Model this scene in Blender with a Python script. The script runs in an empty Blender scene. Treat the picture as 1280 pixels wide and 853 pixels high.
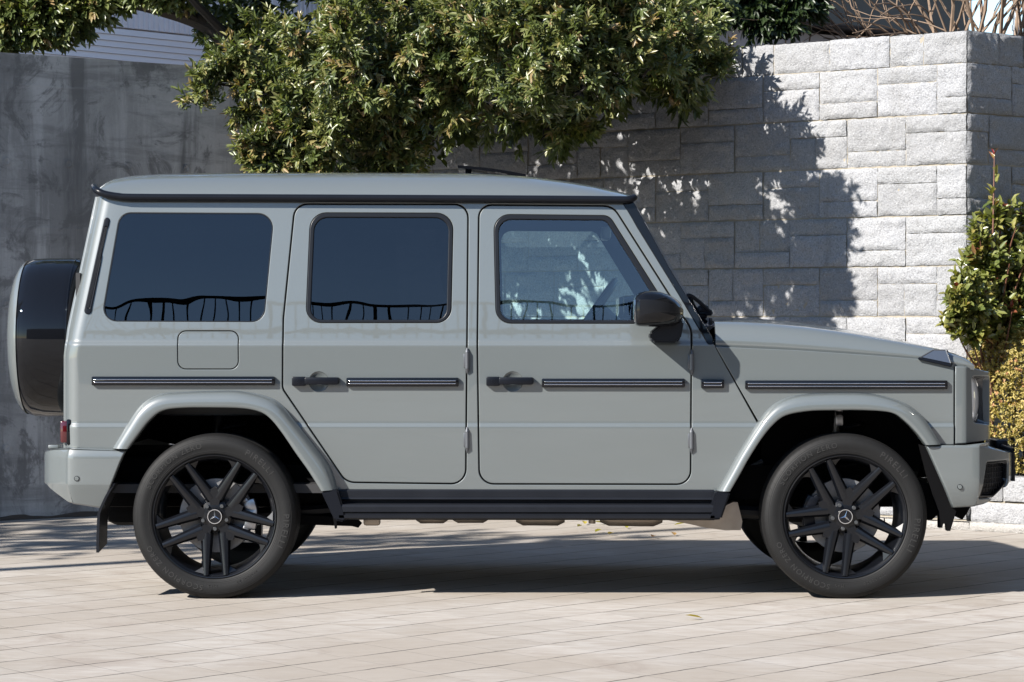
import bpy, bmesh, math, random
import numpy as np
from mathutils import Vector, noise
from mathutils.geometry import delaunay_2d_cdt

random.seed(7)
rng = np.random.default_rng(11)
R = math.radians
scene = bpy.context.scene
COL = scene.collection

# ------------------------------------------------------------------ camera, world, sun, exposure
F, HZ, DC, CH = 3549.0, 400.0, 13.0, 1.282        # focal in photo pixels, horizon row, camera distance, camera height
cam_d = bpy.data.cameras.new('camera')
cam_d.sensor_width = 36.0
cam_d.lens = F / 1280 * 36
cam_d.shift_y = -(426.5 - HZ) / 1280
cam_d.clip_end = 2000
cam = bpy.data.objects.new('camera', cam_d)
COL.objects.link(cam)
cam.location = (0, -DC, CH)
cam.rotation_euler = (R(90), 0, 0)
scene.camera = cam

SUN = Vector((-1.2, -0.92, 1.0)).normalized()     # towards the sun
world = bpy.data.worlds.new('World')
scene.world = world
world.use_nodes = True
wn = world.node_tree
bg = wn.nodes['Background']
sky = wn.nodes.new('ShaderNodeTexSky')
sky.sky_type = 'NISHITA'
sky.sun_disc = False
sky.sun_elevation = math.asin(SUN.z)
sky.sun_rotation = math.atan2(SUN.x, SUN.y)
sky.air_density = 1.0
sky.dust_density = 0.0
sky.ozone_density = 2.4
wn.links.new(sky.outputs[0], bg.inputs[0])
bg.inputs[1].default_value = 0.088
sun_d = bpy.data.lights.new('sun', 'SUN')
sun_d.energy = 5.0
sun_d.angle = R(0.55)
sun_d.color = (1.0, 0.95, 0.88)
sun = bpy.data.objects.new('sun', sun_d)
COL.objects.link(sun)
sun.rotation_euler = SUN.to_track_quat('Z', 'Y').to_euler()
scene.view_settings.view_transform = 'Standard'
scene.view_settings.look = 'None'
scene.view_settings.exposure = 1.31
scene.view_settings.gamma = 1.0
scene.view_settings.use_curve_mapping = False
scene.cycles.max_bounces = 8
scene.cycles.transparent_max_bounces = 12

# ------------------------------------------------------------------ helpers
def tag(o, label=None, cat=None, group=None, kind=None):
    if label: o['label'] = label
    if cat: o['category'] = cat
    if group: o['group'] = group
    if kind: o['kind'] = kind
    return o

def empty(name, loc, rz=0.0):
    o = bpy.data.objects.new(name, None)
    o.empty_display_size = 0.2
    COL.objects.link(o)
    o.location = loc
    o.rotation_euler = (0, 0, rz)
    return o

def obj(name, bm, mat, parent=None, angle=35, smooth=True, world_space=True):
    """bmesh or mesh -> one linked mesh object"""
    if isinstance(bm, bmesh.types.BMesh):
        me = bpy.data.meshes.new(name)
        bm.to_mesh(me); bm.free()
    else:
        me = bm
    mats = mat if isinstance(mat, (list, tuple)) else [mat]
    for m in mats: me.materials.append(m)
    if smooth and len(me.polygons):
        me.polygons.foreach_set('use_smooth', [True] * len(me.polygons))
        me.set_sharp_from_angle(angle=R(angle))
        if 'fn' in me.attributes:                     # panels carry the true surface normal at their sheet vertices
            fn = np.zeros(len(me.vertices) * 3, dtype=np.float32)
            me.attributes['fn'].data.foreach_get('vector', fn); fn = fn.reshape(-1, 3)
            vi = np.zeros(len(me.loops), dtype=np.int32); me.loops.foreach_get('vertex_index', vi)
            ls = np.zeros(len(me.polygons), dtype=np.int32); me.polygons.foreach_get('loop_total', ls)
            pn = np.zeros(len(me.polygons) * 3, dtype=np.float32); me.polygons.foreach_get('normal', pn)
            ar = np.zeros(len(me.polygons), dtype=np.float32); me.polygons.foreach_get('area', ar)
            ln = fn[vi]
            fp = np.repeat(pn.reshape(-1, 3), ls, 0)
            dots = (ln * fp).sum(1)
            big = np.argsort(-np.abs(dots) * np.repeat(ar, ls))[:max(1, len(dots) // 4)]
            if dots[big].sum() < 0: ln = -ln
            me.normals_split_custom_set([tuple(float(c) for c in v) for v in ln])
            me.attributes.remove(me.attributes['fn'])
    o = bpy.data.objects.new(name, me)
    COL.objects.link(o)
    if parent is not None:
        o.parent = parent
        if world_space:
            p = Vector((0, 0, 0)); q = parent
            while q is not None:
                p += Vector(q.location); q = q.parent
            o.location = -p
    return o

def U(px, py, y):
    """photo pixel at world depth y -> (x, z)"""
    k = (DC + y) / F
    return (px - 640) * k, CH - (py - HZ) * k

def ground(px, py):
    d = F * CH / (py - HZ)
    return Vector(((px - 640) * d / F, d - DC, 0))

def box(bm, c, s, rot=None, bevel=0.0):
    r = bmesh.ops.create_cube(bm, size=1.0)
    vs = r['verts']
    for v in vs:
        v.co = Vector((v.co.x * s[0], v.co.y * s[1], v.co.z * s[2]))
    if bevel > 0:
        es = list({e for v in vs for e in v.link_edges})
        rr = bmesh.ops.bevel(bm, geom=es, offset=bevel, segments=2, affect='EDGES', profile=0.5)
        vs = list({v for f in rr['faces'] for v in f.verts} | {v for v in vs if v.is_valid})
    for v in vs:
        p = v.co
        if rot is not None: p = rot @ p
        v.co = p + Vector(c)
    return vs

def tube(bm, pts, rad, seg=8, cap=True):
    pts = [Vector(p) for p in pts]
    n = len(pts)
    rads = rad if isinstance(rad, (list, tuple)) else [rad] * n
    rings = []
    up = Vector((0.13, 0.27, 1)).normalized()
    for i, p in enumerate(pts):
        t = (pts[min(i + 1, n - 1)] - pts[max(i - 1, 0)])
        if t.length < 1e-9: t = Vector((0, 0, 1))
        t.normalize()
        a = t.cross(up)
        if a.length < 0.05: a = t.cross(Vector((1, 0, 0)))
        a.normalize(); b = t.cross(a)
        rings.append([bm.verts.new(p + (a * math.cos(2 * math.pi * k / seg) + b * math.sin(2 * math.pi * k / seg)) * rads[i]) for k in range(seg)])
    for i in range(n - 1):
        for k in range(seg):
            bm.faces.new((rings[i][k], rings[i][(k + 1) % seg], rings[i + 1][(k + 1) % seg], rings[i + 1][k]))
    if cap:
        bm.faces.new(rings[0][::-1]); bm.faces.new(rings[-1])

def lathe_y(bm, prof, c, seg=64, closed=False):
    """profile of (y offset, radius) turned about the y axis through c"""
    c = Vector(c)
    rings = []
    for a, r in prof:
        rings.append([bm.verts.new(c + Vector((r * math.cos(2 * math.pi * k / seg), a, r * math.sin(2 * math.pi * k / seg)))) for k in range(seg)])
    m = len(rings)
    for i in range(m if closed else m - 1):
        A, B = rings[i], rings[(i + 1) % m]
        for k in range(seg):
            bm.faces.new((A[k], A[(k + 1) % seg], B[(k + 1) % seg], B[k]))
    return rings

def lathe_x(bm, prof, c, seg=64):
    c = Vector(c)
    rings = []
    for a, r in prof:
        rings.append([bm.verts.new(c + Vector((a, r * math.cos(2 * math.pi * k / seg), r * math.sin(2 * math.pi * k / seg)))) for k in range(seg)])
    for i in range(len(rings) - 1):
        A, B = rings[i], rings[i + 1]
        for k in range(seg):
            bm.faces.new((A[k], A[(k + 1) % seg], B[(k + 1) % seg], B[k]))
    return rings

def grid_surface(bm, rows, flip=False):
    vr = [[bm.verts.new(Vector(p)) for p in row] for row in rows]
    for i in range(len(vr) - 1):
        for j in range(len(vr[i]) - 1):
            f = (vr[i][j], vr[i][j + 1], vr[i + 1][j + 1], vr[i + 1][j])
            bm.faces.new(f[::-1] if flip else f)
    return vr

def fix_normals(bm):
    bmesh.ops.remove_doubles(bm, verts=bm.verts[:], dist=1e-5)
    bmesh.ops.recalc_face_normals(bm, faces=bm.faces[:])

def rounded(corners, n=7):
    """[(x, y, r)] sharp corners with radii -> polyline"""
    out = []
    m = len(corners)
    for i in range(m):
        p = Vector(corners[i][:2]); r = corners[i][2] if len(corners[i]) > 2 else 0
        a = Vector(corners[i - 1][:2]); b = Vector(corners[(i + 1) % m][:2])
        if r <= 0: out.append((p.x, p.y)); continue
        da = (a - p).normalized(); db = (b - p).normalized()
        ang = da.angle(db)
        t = min(r / math.tan(ang / 2), (a - p).length * 0.49, (b - p).length * 0.49)
        rr = t * math.tan(ang / 2)
        cdir = (da + db).normalized()
        c = p + cdir * (rr / math.sin(ang / 2))
        s = p + da * t; e = p + db * t
        va = (s - c); vb = (e - c)
        tot = va.angle_signed(vb) if va.length > 0 else 0
        for k in range(n + 1):
            th = -tot * k / n
            q = Vector((va.x * math.cos(th) - va.y * math.sin(th), va.x * math.sin(th) + va.y * math.cos(th)))
            out.append((c.x + q.x, c.y + q.y))
    return out

def area2(poly):
    return sum(poly[i - 1][0] * poly[i][1] - poly[i][0] * poly[i - 1][1] for i in range(len(poly))) / 2

def offset(poly, d):
    """positive d shrinks the polygon"""
    s = 1 if area2(poly) > 0 else -1
    n = len(poly); out = []
    for i in range(n):
        p0 = Vector(poly[i - 1]); p = Vector(poly[i]); p1 = Vector(poly[(i + 1) % n])
        e0 = p - p0; e1 = p1 - p
        if e0.length < 1e-7: e0 = e1
        if e1.length < 1e-7: e1 = e0
        e0.normalize(); e1.normalize()
        n0 = Vector((-e0.y, e0.x)) * s; n1 = Vector((-e1.y, e1.x)) * s
        m = n0 + n1
        if m.length < 1e-6: m = n0
        m.normalize()
        k = d / max(0.35, m.dot(n0))
        out.append((p.x + m.x * k, p.y + m.y * k))
    return out

def inside(poly, x, y):
    c = False; n = len(poly); j = n - 1
    for i in range(n):
        xi, yi = poly[i]; xj, yj = poly[j]
        if (yi > y) != (yj > y) and x < (xj - xi) * (y - yi) / (yj - yi) + xi: c = not c
        j = i
    return c

def panel(outer, holes=(), mapfn=None, nrm=None, vlev=(), ulev=(), rim=0.003, depth=0.022, bm=None, lines=()):
    """sheet-metal panel: a 2-D outline with holes laid on a surface, edges rolled over and returned inwards.
    mapfn(u, v) -> 3-D, nrm(u, v) -> unit vector pointing outwards"""
    own = bm is None
    if own: bm = bmesh.new()
    sh = offset(outer, rim)
    hs = [offset(h, -rim) for h in holes]
    pts, edges = [], []
    def loop(pl):
        s = len(pts)
        pts.extend(Vector(p) for p in pl)
        edges.extend((s + i, s + (i + 1) % len(pl)) for i in range(len(pl)))
    loop(sh)
    for h in hs: loop(h)
    us = [p[0] for p in sh]; vs_ = [p[1] for p in sh]
    u0, u1, v0, v1 = min(us) - .05, max(us) + .05, min(vs_) - .05, max(vs_) + .05
    for v in vlev:
        if v0 + .05 < v < v1 - .05:
            s = len(pts); pts.extend((Vector((u0, v)), Vector((u1, v)))); edges.append((s, s + 1))
    for u in ulev:
        if u0 + .05 < u < u1 - .05:
            s = len(pts); pts.extend((Vector((u, v0)), Vector((u, v1)))); edges.append((s, s + 1))
    for ln in lines:
        for a, b in zip(ln, ln[1:]):
            s = len(pts); pts.extend((Vector(a), Vector(b))); edges.append((s, s + 1))
    V, E, T, *_ = delaunay_2d_cdt(pts, edges, [], 0, 1e-6)
    bv = {}
    fl = (bm.verts.layers.float_vector.get('fn') or bm.verts.layers.float_vector.new('fn')) if own else None
    def gv(i):
        if i not in bv:
            q = V[i]; w = bm.verts.new(mapfn(q.x, q.y)); bv[i] = w
            if fl is not None:
                e = .0025
                du = mapfn(q.x + e, q.y) - mapfn(q.x - e, q.y); dv = mapfn(q.x, q.y + e) - mapfn(q.x, q.y - e)
                w[fl] = du.cross(dv).normalized()
        return bv[i]
    ecount = {}
    for t in T:
        cx = sum(V[i].x for i in t) / 3; cy = sum(V[i].y for i in t) / 3
        if not inside(sh, cx, cy) or any(inside(h, cx, cy) for h in hs): continue
        try: bm.faces.new([gv(i) for i in t])
        except ValueError: continue
        for a in range(3):
            k = (t[a], t[(a + 1) % 3])
            ecount[k] = ecount.get(k, 0) + 1
    nxt = {}
    for (a, b) in ecount:
        if (b, a) not in ecount: nxt.setdefault(a, []).append(b)
    prv = {}
    for a, l in nxt.items():
        for b in l: prv[b] = a
    ring = {}
    for a, l in nxt.items():
        b = l[0]; p = prv.get(a, b)
        e0 = (V[a] - V[p]); e1 = (V[b] - V[a])
        if e0.length > 0: e0.normalize()
        if e1.length > 0: e1.normalize()
        n0 = Vector((e0.y, -e0.x)); n1 = Vector((e1.y, -e1.x))
        m = n0 + n1
        m = m.normalized() if m.length > 1e-6 else n0
        k = 1 / max(0.5, m.dot(n0))
        lst = []
        for (g, d) in ((rim * .62, rim * .3), (rim, rim), (rim, depth)):
            q = V[a] + m * (g * k)
            N = nrm(q.x, q.y) if nrm else Vector((0, -1, 0))
            lst.append(bm.verts.new(mapfn(q.x, q.y) - N * d))
        ring[a] = lst
    for a, l in nxt.items():
        for b in l:
            if b not in ring: continue
            prev_a, prev_b = bv[a], bv[b]
            for k in range(3):
                try: bm.faces.new((prev_b, prev_a, ring[a][k], ring[b][k]))
                except ValueError: pass
                prev_a, prev_b = ring[a][k], ring[b][k]
    if own:
        bmesh.ops.recalc_face_normals(bm, faces=bm.faces[:])
        # make sure the outside faces the outside
        f = max(bm.faces, key=lambda q: q.calc_area())
        if nrm is None: N = Vector((0, -1, 0))
        else:
            N = None
        if N is not None and f.normal.dot(N) < 0:
            bmesh.ops.reverse_faces(bm, faces=bm.faces[:])
    return bm

def interp(x, tab):
    if x <= tab[0][0]: return tab[0][1]
    for (a, b), (c, d) in zip(tab, tab[1:]):
        if x <= c: return b + (d - b) * (x - a) / (c - a)
    return tab[-1][1]

def smooth_path(pts, n=6):
    """Catmull-Rom"""
    P = [Vector(p) for p in pts]
    out = []
    for i in range(len(P) - 1):
        p0 = P[max(i - 1, 0)]; p1 = P[i]; p2 = P[i + 1]; p3 = P[min(i + 2, len(P) - 1)]
        for k in range(n):
            t = k / n
            out.append(0.5 * ((2 * p1) + (p2 - p0) * t + (2 * p0 - 5 * p1 + 4 * p2 - p3) * t * t + (3 * p1 - p0 - 3 * p2 + p3) * t ** 3))
    out.append(P[-1])
    return out

# ------------------------------------------------------------------ materials
MATS = {}
def newmat(name):
    m = bpy.data.materials.new(name); m.use_nodes = True
    return m, m.node_tree, m.node_tree.nodes['Principled BSDF']

def N(nt, t, **kw):
    n = nt.nodes.new(t)
    for k, v in kw.items():
        if k.startswith('i_'): n.inputs[k[2:]].default_value = v
        else: setattr(n, k, v)
    return n

def math_n(nt, op, a, b=None, c=None):
    n = nt.nodes.new('ShaderNodeMath'); n.operation = op
    for i, v in enumerate((a, b, c)):
        if v is None: continue
        if isinstance(v, (int, float)): n.inputs[i].default_value = v
        else: nt.links.new(v, n.inputs[i])
    return n.outputs[0]

def ramp(nt, fac, stops):
    n = nt.nodes.new('ShaderNodeValToRGB')
    el = n.color_ramp.elements
    while len(el) < len(stops): el.new(0.5)
    for e, (p, c) in zip(el, stops):
        e.position = p
        e.color = (c, c, c, 1) if isinstance(c, (int, float)) else (*c, 1)
    nt.links.new(fac, n.inputs[0])
    return n.outputs[0]

def mixc(nt, fac, a, b, mode='MIX'):
    n = nt.nodes.new('ShaderNodeMix'); n.data_type = 'RGBA'; n.blend_type = mode
    for i, v in ((0, fac), (6, a), (7, b)):
        if isinstance(v, (int, float)): n.inputs[i].default_value = v
        elif isinstance(v, (tuple, list)): n.inputs[i].default_value = (*v, 1)
        else: nt.links.new(v, n.inputs[i])
    return n.outputs[2]

def noise_t(nt, vec, scale, detail=4, rough=0.55, dist=0.0):
    n = N(nt, 'ShaderNodeTexNoise')
    n.inputs['Scale'].default_value = scale; n.inputs['Detail'].default_value = detail
    n.inputs['Roughness'].default_value = rough; n.inputs['Distortion'].default_value = dist
    if vec is not None: nt.links.new(vec, n.inputs['Vector'])
    return n.outputs[0]

def bump(nt, h, strength, dist, bsdf, prev=None):
    b = N(nt, 'ShaderNodeBump'); b.inputs['Strength'].default_value = strength; b.inputs['Distance'].default_value = dist
    nt.links.new(h, b.inputs['Height'])
    if prev is not None: nt.links.new(prev, b.inputs['Normal'])
    nt.links.new(b.outputs[0], bsdf.inputs['Normal'])
    return b.outputs[0]

def objco(nt, scale=None):
    tc = N(nt, 'ShaderNodeTexCoord')
    if scale is None: return tc.outputs['Object']
    mp = N(nt, 'ShaderNodeMapping'); mp.inputs['Scale'].default_value = scale
    nt.links.new(tc.outputs['Object'], mp.inputs['Vector'])
    return mp.outputs[0]

def simple(name, col, rough=0.5, metal=0.0, coat=0.0, coat_r=0.03, spec=0.5, var=0.0, vs=8.0, bmp=0.0, bs=60.0, coat_ior=1.5):
    m, nt, b = newmat(name)
    b.inputs['Base Color'].default_value = (*col, 1)
    b.inputs['Roughness'].default_value = rough
    b.inputs['Metallic'].default_value = metal
    b.inputs['Coat Weight'].default_value = coat
    b.inputs['Coat Roughness'].default_value = coat_r
    b.inputs['Coat IOR'].default_value = coat_ior
    b.inputs['Specular IOR Level'].default_value = spec
    co = objco(nt)
    if var > 0:
        f = noise_t(nt, co, vs, 5)
        c = mixc(nt, f, tuple(v * (1 - var) for v in col), tuple(min(1, v * (1 + var)) for v in col))
        nt.links.new(c, b.inputs['Base Color'])
        r = math_n(nt, 'MULTIPLY_ADD', f, 0.16 * min(1, var * 3), rough - 0.06)
        nt.links.new(r, b.inputs['Roughness'])
    if bmp > 0:
        bump(nt, noise_t(nt, co, bs, 3), bmp, 0.003, b)
    MATS[name] = m
    return m

M = MATS
# car paint: solid grey under clear coat, with a very slight orange peel in the coat
def mk_paint():
    m, nt, b = newmat('grey_paint')
    co = objco(nt)
    f = noise_t(nt, co, 1.7, 4)
    c = mixc(nt, f, (0.087, 0.099, 0.101), (0.093, 0.105, 0.107))
    nt.links.new(c, b.inputs['Base Color'])
    b.inputs['Roughness'].default_value = 0.42
    b.inputs['Coat Weight'].default_value = 1.0
    b.inputs['Coat Roughness'].default_value = 0.012
    b.inputs['Coat IOR'].default_value = 1.65
    bp = N(nt, 'ShaderNodeBump'); bp.inputs['Strength'].default_value = 0.25; bp.inputs['Distance'].default_value = 0.00045
    nt.links.new(noise_t(nt, co, 5.0, 2), bp.inputs['Height'])
    nt.links.new(bp.outputs[0], b.inputs['Coat Normal'])
    M['paint'] = m
mk_paint()
simple('gloss_black', (0.004, 0.0045, 0.006), 0.5, coat=1.0, coat_r=0.015, spec=0.0, coat_ior=1.38)
simple('satin_black', (0.005, 0.006, 0.009), 0.34, spec=0.18, var=0.15)
simple('black_plastic', (0.007, 0.008, 0.011), 0.42, spec=0.2, var=0.2, bmp=0.15, bs=300)
simple('seal_rubber', (0.008, 0.009, 0.0115), 0.33, spec=0.25)
simple('deep_black', (0.0025, 0.0025, 0.003), 0.85, spec=0.08, var=0.2)
simple('rim_black', (0.0025, 0.003, 0.0045), 0.40, coat=0.6, coat_r=0.20, spec=0.15)
simple('chrome', (0.72, 0.73, 0.75), 0.12, metal=1.0)
simple('steel', (0.42, 0.42, 0.43), 0.38, metal=1.0, var=0.2, vs=40)
simple('cast_iron', (0.22, 0.22, 0.225), 0.5, metal=0.7, var=0.3, vs=60)
simple('exhaust_steel', (0.36, 0.31, 0.26), 0.45, metal=0.8, var=0.4, vs=12)
simple('rust', (0.12, 0.06, 0.035), 0.8, var=0.4, vs=30)
simple('trim_grey', (0.10, 0.105, 0.115), 0.35, metal=0.5)
simple('bolt', (0.10, 0.105, 0.11), 0.35, metal=0.7)
simple('interior_dark', (0.018, 0.018, 0.02), 0.7, var=0.2)
simple('interior_light', (0.16, 0.165, 0.17), 0.5, var=0.1)
simple('leather', (0.05, 0.052, 0.056), 0.45, var=0.2)
simple('lamp_bowl', (0.020, 0.023, 0.028), 0.22, coat=1.0, coat_r=0.02)
simple('smoked_lens', (0.055, 0.066, 0.088), 0.10, metal=0.2, coat=1.0)
simple('lamp_red', (0.05, 0.002, 0.004), 0.15, coat=1.0)
simple('lamp_lens', (0.80, 0.82, 0.86), 0.15, metal=0.2, coat=1.0)

def mk_rubber(name, base, sipes):
    m, nt, b = newmat(name)
    co = objco(nt)
    f = noise_t(nt, co, 25, 5)
    c = mixc(nt, f, tuple(v * 0.8 for v in base), tuple(v * 1.25 for v in base))
    nt.links.new(c, b.inputs['Base Color'])
    b.inputs['Roughness'].default_value = 0.62
    b.inputs['Specular IOR Level'].default_value = 0.25
    if sipes:
        sx = N(nt, 'ShaderNodeSeparateXYZ'); nt.links.new(co, sx.inputs[0])
        ang = math_n(nt, 'ARCTAN2', sx.outputs[2], sx.outputs[0])
        rr = math_n(nt, 'SQRT', math_n(nt, 'ADD', math_n(nt, 'POWER', sx.outputs[0], 2), math_n(nt, 'POWER', sx.outputs[2], 2)))
        # shoulder sipes (radial, outer 3 cm) and fine rings on the sidewall
        fr = math_n(nt, 'FRACT', math_n(nt, 'MULTIPLY', math_n(nt, 'ADD', ang, math_n(nt, 'MULTIPLY', sx.outputs[1], 1.1)), 72 / (2 * math.pi)))
        sp = math_n(nt, 'LESS_THAN', fr, 0.13)
        sh = math_n(nt, 'GREATER_THAN', rr, 0.3605)
        g = math_n(nt, 'MULTIPLY', sp, sh)
        rg = math_n(nt, 'MULTIPLY', math_n(nt, 'SINE', math_n(nt, 'MULTIPLY', rr, 1050)), 0.10)
        band = math_n(nt, 'MULTIPLY', math_n(nt, 'GREATER_THAN', rr, 0.296), math_n(nt, 'LESS_THAN', rr, 0.306))
        band2 = math_n(nt, 'MULTIPLY', math_n(nt, 'GREATER_THAN', rr, 0.347), math_n(nt, 'LESS_THAN', rr, 0.360))
        h = math_n(nt, 'SUBTRACT', math_n(nt, 'MULTIPLY', rg, math_n(nt, 'ADD', band, band2)), g)
        h = math_n(nt, 'ADD', h, math_n(nt, 'MULTIPLY', noise_t(nt, co, 180, 2), 0.1))
        bump(nt, h, 0.9, 0.004, b)
    M[name] = m
mk_rubber('tyre_rubber', (0.0062, 0.0062, 0.0065), True)
mk_rubber('tyre_letter', (0.024, 0.0237, 0.0235), False)

def mk_glass(name, tint, ior=1.55, wave=0.0):
    m = bpy.data.materials.new(name); m.use_nodes = True
    nt = m.node_tree; nt.nodes.clear()
    out = N(nt, 'ShaderNodeOutputMaterial')
    tr = N(nt, 'ShaderNodeBsdfTransparent'); tr.inputs[0].default_value = (*tint, 1)
    gl = N(nt, 'ShaderNodeBsdfGlossy'); gl.inputs['Roughness'].default_value = 0.0
    gl.inputs['Color'].default_value = (0.86, 0.90, 1.0, 1)
    fr = N(nt, 'ShaderNodeFresnel'); fr.inputs[0].default_value = ior
    mx = N(nt, 'ShaderNodeMixShader')
    nt.links.new(fr.outputs[0], mx.inputs[0]); nt.links.new(tr.outputs[0], mx.inputs[1]); nt.links.new(gl.outputs[0], mx.inputs[2])
    nt.links.new(mx.outputs[0], out.inputs[0])
    co = objco(nt)
    bp = N(nt, 'ShaderNodeBump'); bp.inputs['Strength'].default_value = 1.0; bp.inputs['Distance'].default_value = wave
    nt.links.new(noise_t(nt, co, 3.2, 1), bp.inputs['Height'])
    nt.links.new(bp.outputs[0], gl.inputs['Normal'])
    M[name] = m
mk_glass('privacy_glass', (0.045, 0.05, 0.06), 1.62, 0.0006)
mk_glass('clear_glass', (0.82, 1.0, 1.0), 1.9, 0.0006)
mk_glass('lamp_glass', (0.75, 0.78, 0.80), 1.5, 0.0)

def mk_pavers():
    m, nt, b = newmat('pavers')
    co = objco(nt)
    wob = noise_t(nt, co, 9.0, 3)
    sx = N(nt, 'ShaderNodeSeparateXYZ'); nt.links.new(co, sx.inputs[0])
    x, y = sx.outputs[0], sx.outputs[1]
    wv = math_n(nt, 'MULTIPLY_ADD', wob, 0.020, -0.010)
    u = math_n(nt, 'ADD', math_n(nt, 'MULTIPLY_ADD', y, -0.837 / 1.304, math_n(nt, 'MULTIPLY', x, 1 / 1.304)), wv)
    v = math_n(nt, 'ADD', math_n(nt, 'MULTIPLY_ADD', y, 0.70 / 1.2207, math_n(nt, 'MULTIPLY', x, 1 / 1.2207)), wv)
    us = math_n(nt, 'MULTIPLY_ADD', u, 1 / 0.30, -0.0545 / 0.30)
    vs = math_n(nt, 'MULTIPLY_ADD', v, 1 / 0.30, -0.009 / 0.30)
    def dist(t):   # distance to the nearest joint, in tiles
        f = math_n(nt, 'FRACT', t)
        return math_n(nt, 'MINIMUM', f, math_n(nt, 'SUBTRACT', 1.0, f))
    du, dv = dist(us), dist(vs)
    d = math_n(nt, 'MINIMUM', du, math_n(nt, 'MULTIPLY', dv, 1.5))
    joint = math_n(nt, 'MAXIMUM', ramp(nt, du, [(0.010, 1.0), (0.022, 0.0)]), ramp(nt, dv, [(0.005, 0.30), (0.012, 0.0)]))
    # chipped, partly filled joints
    brk = ramp(nt, noise_t(nt, co, 2.6, 4), [(0.36, 0.25), (0.54, 1.0)])
    jm = math_n(nt, 'MULTIPLY', joint, brk)
    # tile id
    cb = N(nt, 'ShaderNodeCombineXYZ')
    nt.links.new(math_n(nt, 'FLOOR', us), cb.inputs[0]); nt.links.new(math_n(nt, 'FLOOR', vs), cb.inputs[1])
    wn_ = N(nt, 'ShaderNodeTexWhiteNoise'); wn_.noise_dimensions = '2D'
    nt.links.new(cb.outputs[0], wn_.inputs['Vector'])
    big = noise_t(nt, co, 0.55, 5, 0.6)
    streak = noise_t(nt, objco(nt, (3.0, 9.0, 1.0)), 1.6, 6, 0.65, 0.8)
    fine = noise_t(nt, co, 130, 3, 0.7)
    c = mixc(nt, wn_.outputs['Value'], (0.332, 0.309, 0.280), (0.386, 0.360, 0.330))
    c = mixc(nt, ramp(nt, streak, [(0.30, 0.0), (0.62, 1.0)]), mixc(nt, 1.0, c, (0.76, 0.725, 0.685), 'MULTIPLY'), c)
    c = mixc(nt, ramp(nt, big, [(0.42, 0.75), (0.57, 0.0)]), c, (0.262, 0.228, 0.188))
    st = ramp(nt, noise_t(nt, co, 1.25, 6, 0.7, 1.5), [(0.57, 0.0), (0.68, 0.5)])
    c = mixc(nt, st, c, (0.205, 0.168, 0.138))
    c = mixc(nt, math_n(nt, 'MULTIPLY', fine, 0.30), c, (0.235, 0.21, 0.195))
    c = mixc(nt, jm, c, (0.028, 0.024, 0.021))
    nt.links.new(c, b.inputs['Base Color'])
    b.inputs['Roughness'].default_value = 0.82
    b.inputs['Specular IOR Level'].default_value = 0.3
    gro = ramp(nt, d, [(0.0, 0.0), (0.022, 1.0)])
    n1 = bump(nt, gro, 0.4, 0.006, b)
    bump(nt, math_n(nt, 'ADD', math_n(nt, 'MULTIPLY', streak, 2.0), math_n(nt, 'MULTIPLY', fine, 0.25)), 0.35, 0.006, b, n1)
    M['pavers'] = m
mk_pavers()

def mk_granite(name, a, bcol, sp=1.0):
    m, nt, b = newmat(name)
    co = objco(nt)
    n1 = noise_t(nt, co, 2.2, 5)
    n2 = noise_t(nt, co, 95, 3, 0.75)
    vo = N(nt, 'ShaderNodeTexVoronoi'); vo.inputs['Scale'].default_value = 130
    nt.links.new(co, vo.inputs['Vector'])
    at = N(nt, 'ShaderNodeAttribute'); at.attribute_name = 'tone'
    c = mixc(nt, n1, a, bcol)
    c = mixc(nt, 1.0, c, ramp(nt, at.outputs['Fac'], [(0.0, (0.84, 0.835, 0.83)), (0.5, (0.94, 0.94, 0.94)), (1.0, (1.0, 1.0, 1.015))]), 'MULTIPLY')
    sk = noise_t(nt, objco(nt, (4.0, 4.0, 0.35)), 1.0, 6, 0.65, 0.4)
    c = mixc(nt, ramp(nt, sk, [(0.56, 0.0), (0.68, 0.38)]), c, (0.19, 0.185, 0.175))
    c = mixc(nt, ramp(nt, n2, [(0.36, 0.55 * sp), (0.52, 0.0)]), c, (0.10, 0.10, 0.11))
    c = mixc(nt, ramp(nt, vo.outputs['Color'], [(0.78, 0.0), (0.95, 0.45)]), c, (0.48, 0.48, 0.49))
    nt.links.new(c, b.inputs['Base Color'])
    b.inputs['Roughness'].default_value = 0.85
    h = math_n(nt, 'ADD', math_n(nt, 'MULTIPLY', n2, 0.6), math_n(nt, 'MULTIPLY', noise_t(nt, co, 38, 4, 0.7), 1.0))
    bump(nt, h, 0.8, 0.016, b)
    M[name] = m
mk_granite('granite', (0.262, 0.268, 0.280), (0.328, 0.331, 0.336))
mk_granite('kerb_granite', (0.30, 0.29, 0.275), (0.36, 0.345, 0.32), 0.7)
simple('mortar', (0.27, 0.24, 0.19), 0.9, var=0.25, vs=14, bmp=0.5, bs=120)

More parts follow.
